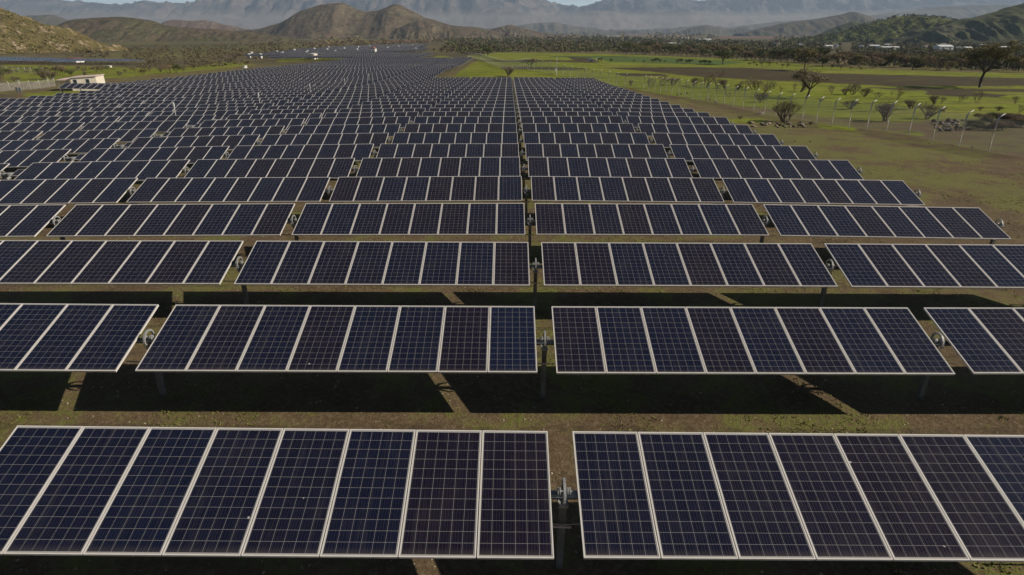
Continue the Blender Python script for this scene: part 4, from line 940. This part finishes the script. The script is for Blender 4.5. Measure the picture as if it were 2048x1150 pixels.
n = 9000; yy = 2.5 + 45 * rng.random(n) ** 1.3; xx = rng.uniform(-0.86, 1.0, n) * (yy + 5); zz = gz(xx, yy)
ss = rng.uniform(0.006, 0.03, (n, 1, 1)) * rng.uniform(0.6, 1.3, (n, 1, 3))
V = (oc[None] * ss + np.stack([xx, yy, zz], 1)[:, None]).reshape(-1, 3); F = (of[None] + (np.arange(n) * 6)[:, None, None]).reshape(-1, 3)
tag(link('pebbles', npmesh('pebbles', V, F, [M['pebble']])), 'small pale pebbles scattered over the bare soil', 'pebbles', kind='stuff')

# ---------------------------------------------------------------- ploughman, horse and cart, far off on the small ploughed strip
def skin(name, pts, edges, rad, mat):
    me = bpy.data.meshes.new(name); me.from_pydata(pts, edges, []); me.materials.append(mat)
    o = link(name, me); md = o.modifiers.new('skin', 'SKIN'); o.modifiers.new('sub', 'SUBSURF').levels = 1; o.modifiers['sub'].render_levels = 1
    for v, r_ in zip(me.skin_vertices[0].data, rad): v.radius = (r_, r_)
    me.skin_vertices[0].data[0].use_root = True
    return o
base = at(1193, 124.0)
M['shirt'] = plain('white_cotton', (0.75, 0.74, 0.70), 0.9); M['horse'] = plain('dark_bay_coat', (0.028, 0.018, 0.013), 0.7); M['tarp'] = plain('blue_grey_tarpaulin', (0.10, 0.14, 0.20), 0.7)
M['skin'] = plain('skin', (0.35, 0.22, 0.15), 0.6)
o = skin('person', [(0,0,.95),(0,0,1.15),(0,0,1.42),(0,0,1.52),(.03,0,1.68),(.0,.19,1.40),(.16,.24,1.15),(.38,.16,1.05),(0,-.19,1.40),(.16,-.24,1.15),(.38,-.16,1.05),(.02,.1,.88),(.12,.11,.48),(.10,.11,.05),(.2,.11,.02),(-.02,-.1,.88),(-.04,-.11,.48),(-.16,-.11,.05),(-.06,-.11,.02)],
     [(0,1),(1,2),(2,3),(3,4),(2,5),(5,6),(6,7),(2,8),(8,9),(9,10),(0,11),(11,12),(12,13),(13,14),(0,15),(15,16),(16,17),(17,18)],
     [.15,.15,.16,.06,.11,.07,.05,.035,.07,.05,.035,.10,.07,.05,.04,.10,.07,.05,.04], M['shirt'])
o.location = (base.x, base.y, base.z); tag(o, 'person in white walking behind the dark horse on the small ploughed strip', 'person')
o = skin('horse', [(0,0,1.25),(.5,0,1.22),(.85,0,1.3),(1.15,0,1.6),(1.35,0,1.85),(1.65,0,1.65),(-.45,0,1.27),(-.65,0,1.15),(-.75,0,.7),(.8,.14,1.0),(.82,.14,.55),(.80,.14,.08),(.85,.14,.02),(.8,-.14,1.0),(.9,-.14,.55),(.86,-.14,.08),(.92,-.14,.02),(-.5,.15,1.0),(-.42,.15,.68),(-.60,.15,.45),(-.55,.15,.05),(-.5,-.15,1.0),(-.38,-.15,.68),(-.56,-.15,.45),(-.50,-.15,.05)],
     [(0,1),(1,2),(2,3),(3,4),(4,5),(0,6),(6,7),(7,8),(2,9),(9,10),(10,11),(11,12),(2,13),(13,14),(14,15),(15,16),(6,17),(17,18),(18,19),(19,20),(6,21),(21,22),(22,23),(23,24)],
     [.30,.29,.27,.17,.13,.08,.29,.12,.05,.12,.06,.045,.06,.12,.06,.045,.06,.15,.09,.05,.05,.15,.09,.05,.05], M['horse'])
o.location = (base.x + 1.2, base.y + 0.1, base.z); tag(o, 'dark horse in harness on the small ploughed strip', 'horse')
root = link('cart', None, None, (base.x - 2.4, base.y + 1.2, base.z)); tag(root, 'blue-grey covered cart left of the person in white', 'cart')
b = MB(); b.add([(-1.5,-.8,.5),(1.3,-.8,.5),(1.3,.8,.5),(-1.5,.8,.5),(-1.3,-.6,1.1),(1.0,-.6,1.25),(1.0,.6,1.25),(-1.3,.6,1.1)], [(0,3,2,1),(4,5,6,7),(0,1,5,4),(1,2,6,5),(2,3,7,6),(3,0,4,7)]); link('cover', b.mesh('cart_cover', [M['tarp']]), root)
for sy in (-.85, .85): b = MB(); b.tube([(0, sy - .05, .42), (0, sy + .05, .42)], .42, 14); link('wheel', b.mesh('cart_wheel', [M['bark']]), root)

# ---------------------------------------------------------------- haze
b = MB(); b.box((-17000, -300, -42), (17000, 15500, 1500))
m = bpy.data.materials.new('haze_air'); m.use_nodes = True; t = m.node_tree; t.nodes.clear()
out_ = t.nodes.new('ShaderNodeOutputMaterial'); pv_ = t.nodes.new('ShaderNodeVolumePrincipled')
pv_.inputs['Color'].default_value = (0.58, 0.76, 1.0, 1); pv_.inputs['Density'].default_value = 8.5e-5; pv_.inputs['Anisotropy'].default_value = 0.1
t.links.new(pv_.outputs[0], out_.inputs['Volume'])
tag(link('haze', b.mesh('haze', [m])), 'pale blue haze lying over the valley', 'haze', kind='stuff')

# the low bank of mist that lies at the foot of the mountains
b = MB(); b.box((-14000, 5600, -38), (14000, 11400, 175))
m = bpy.data.materials.new('mist_air'); m.use_nodes = True; t = m.node_tree; t.nodes.clear()
out_ = t.nodes.new('ShaderNodeOutputMaterial'); pv_ = t.nodes.new('ShaderNodeVolumePrincipled')
pv_.inputs['Color'].default_value = (0.97, 0.93, 0.87, 1); pv_.inputs['Density'].default_value = 1.7e-4; pv_.inputs['Anisotropy'].default_value = 0.1
t.links.new(pv_.outputs[0], out_.inputs['Volume'])
tag(link('mist', b.mesh('mist', [m])), 'pale bank of mist at the foot of the far mountains', 'mist', kind='stuff')
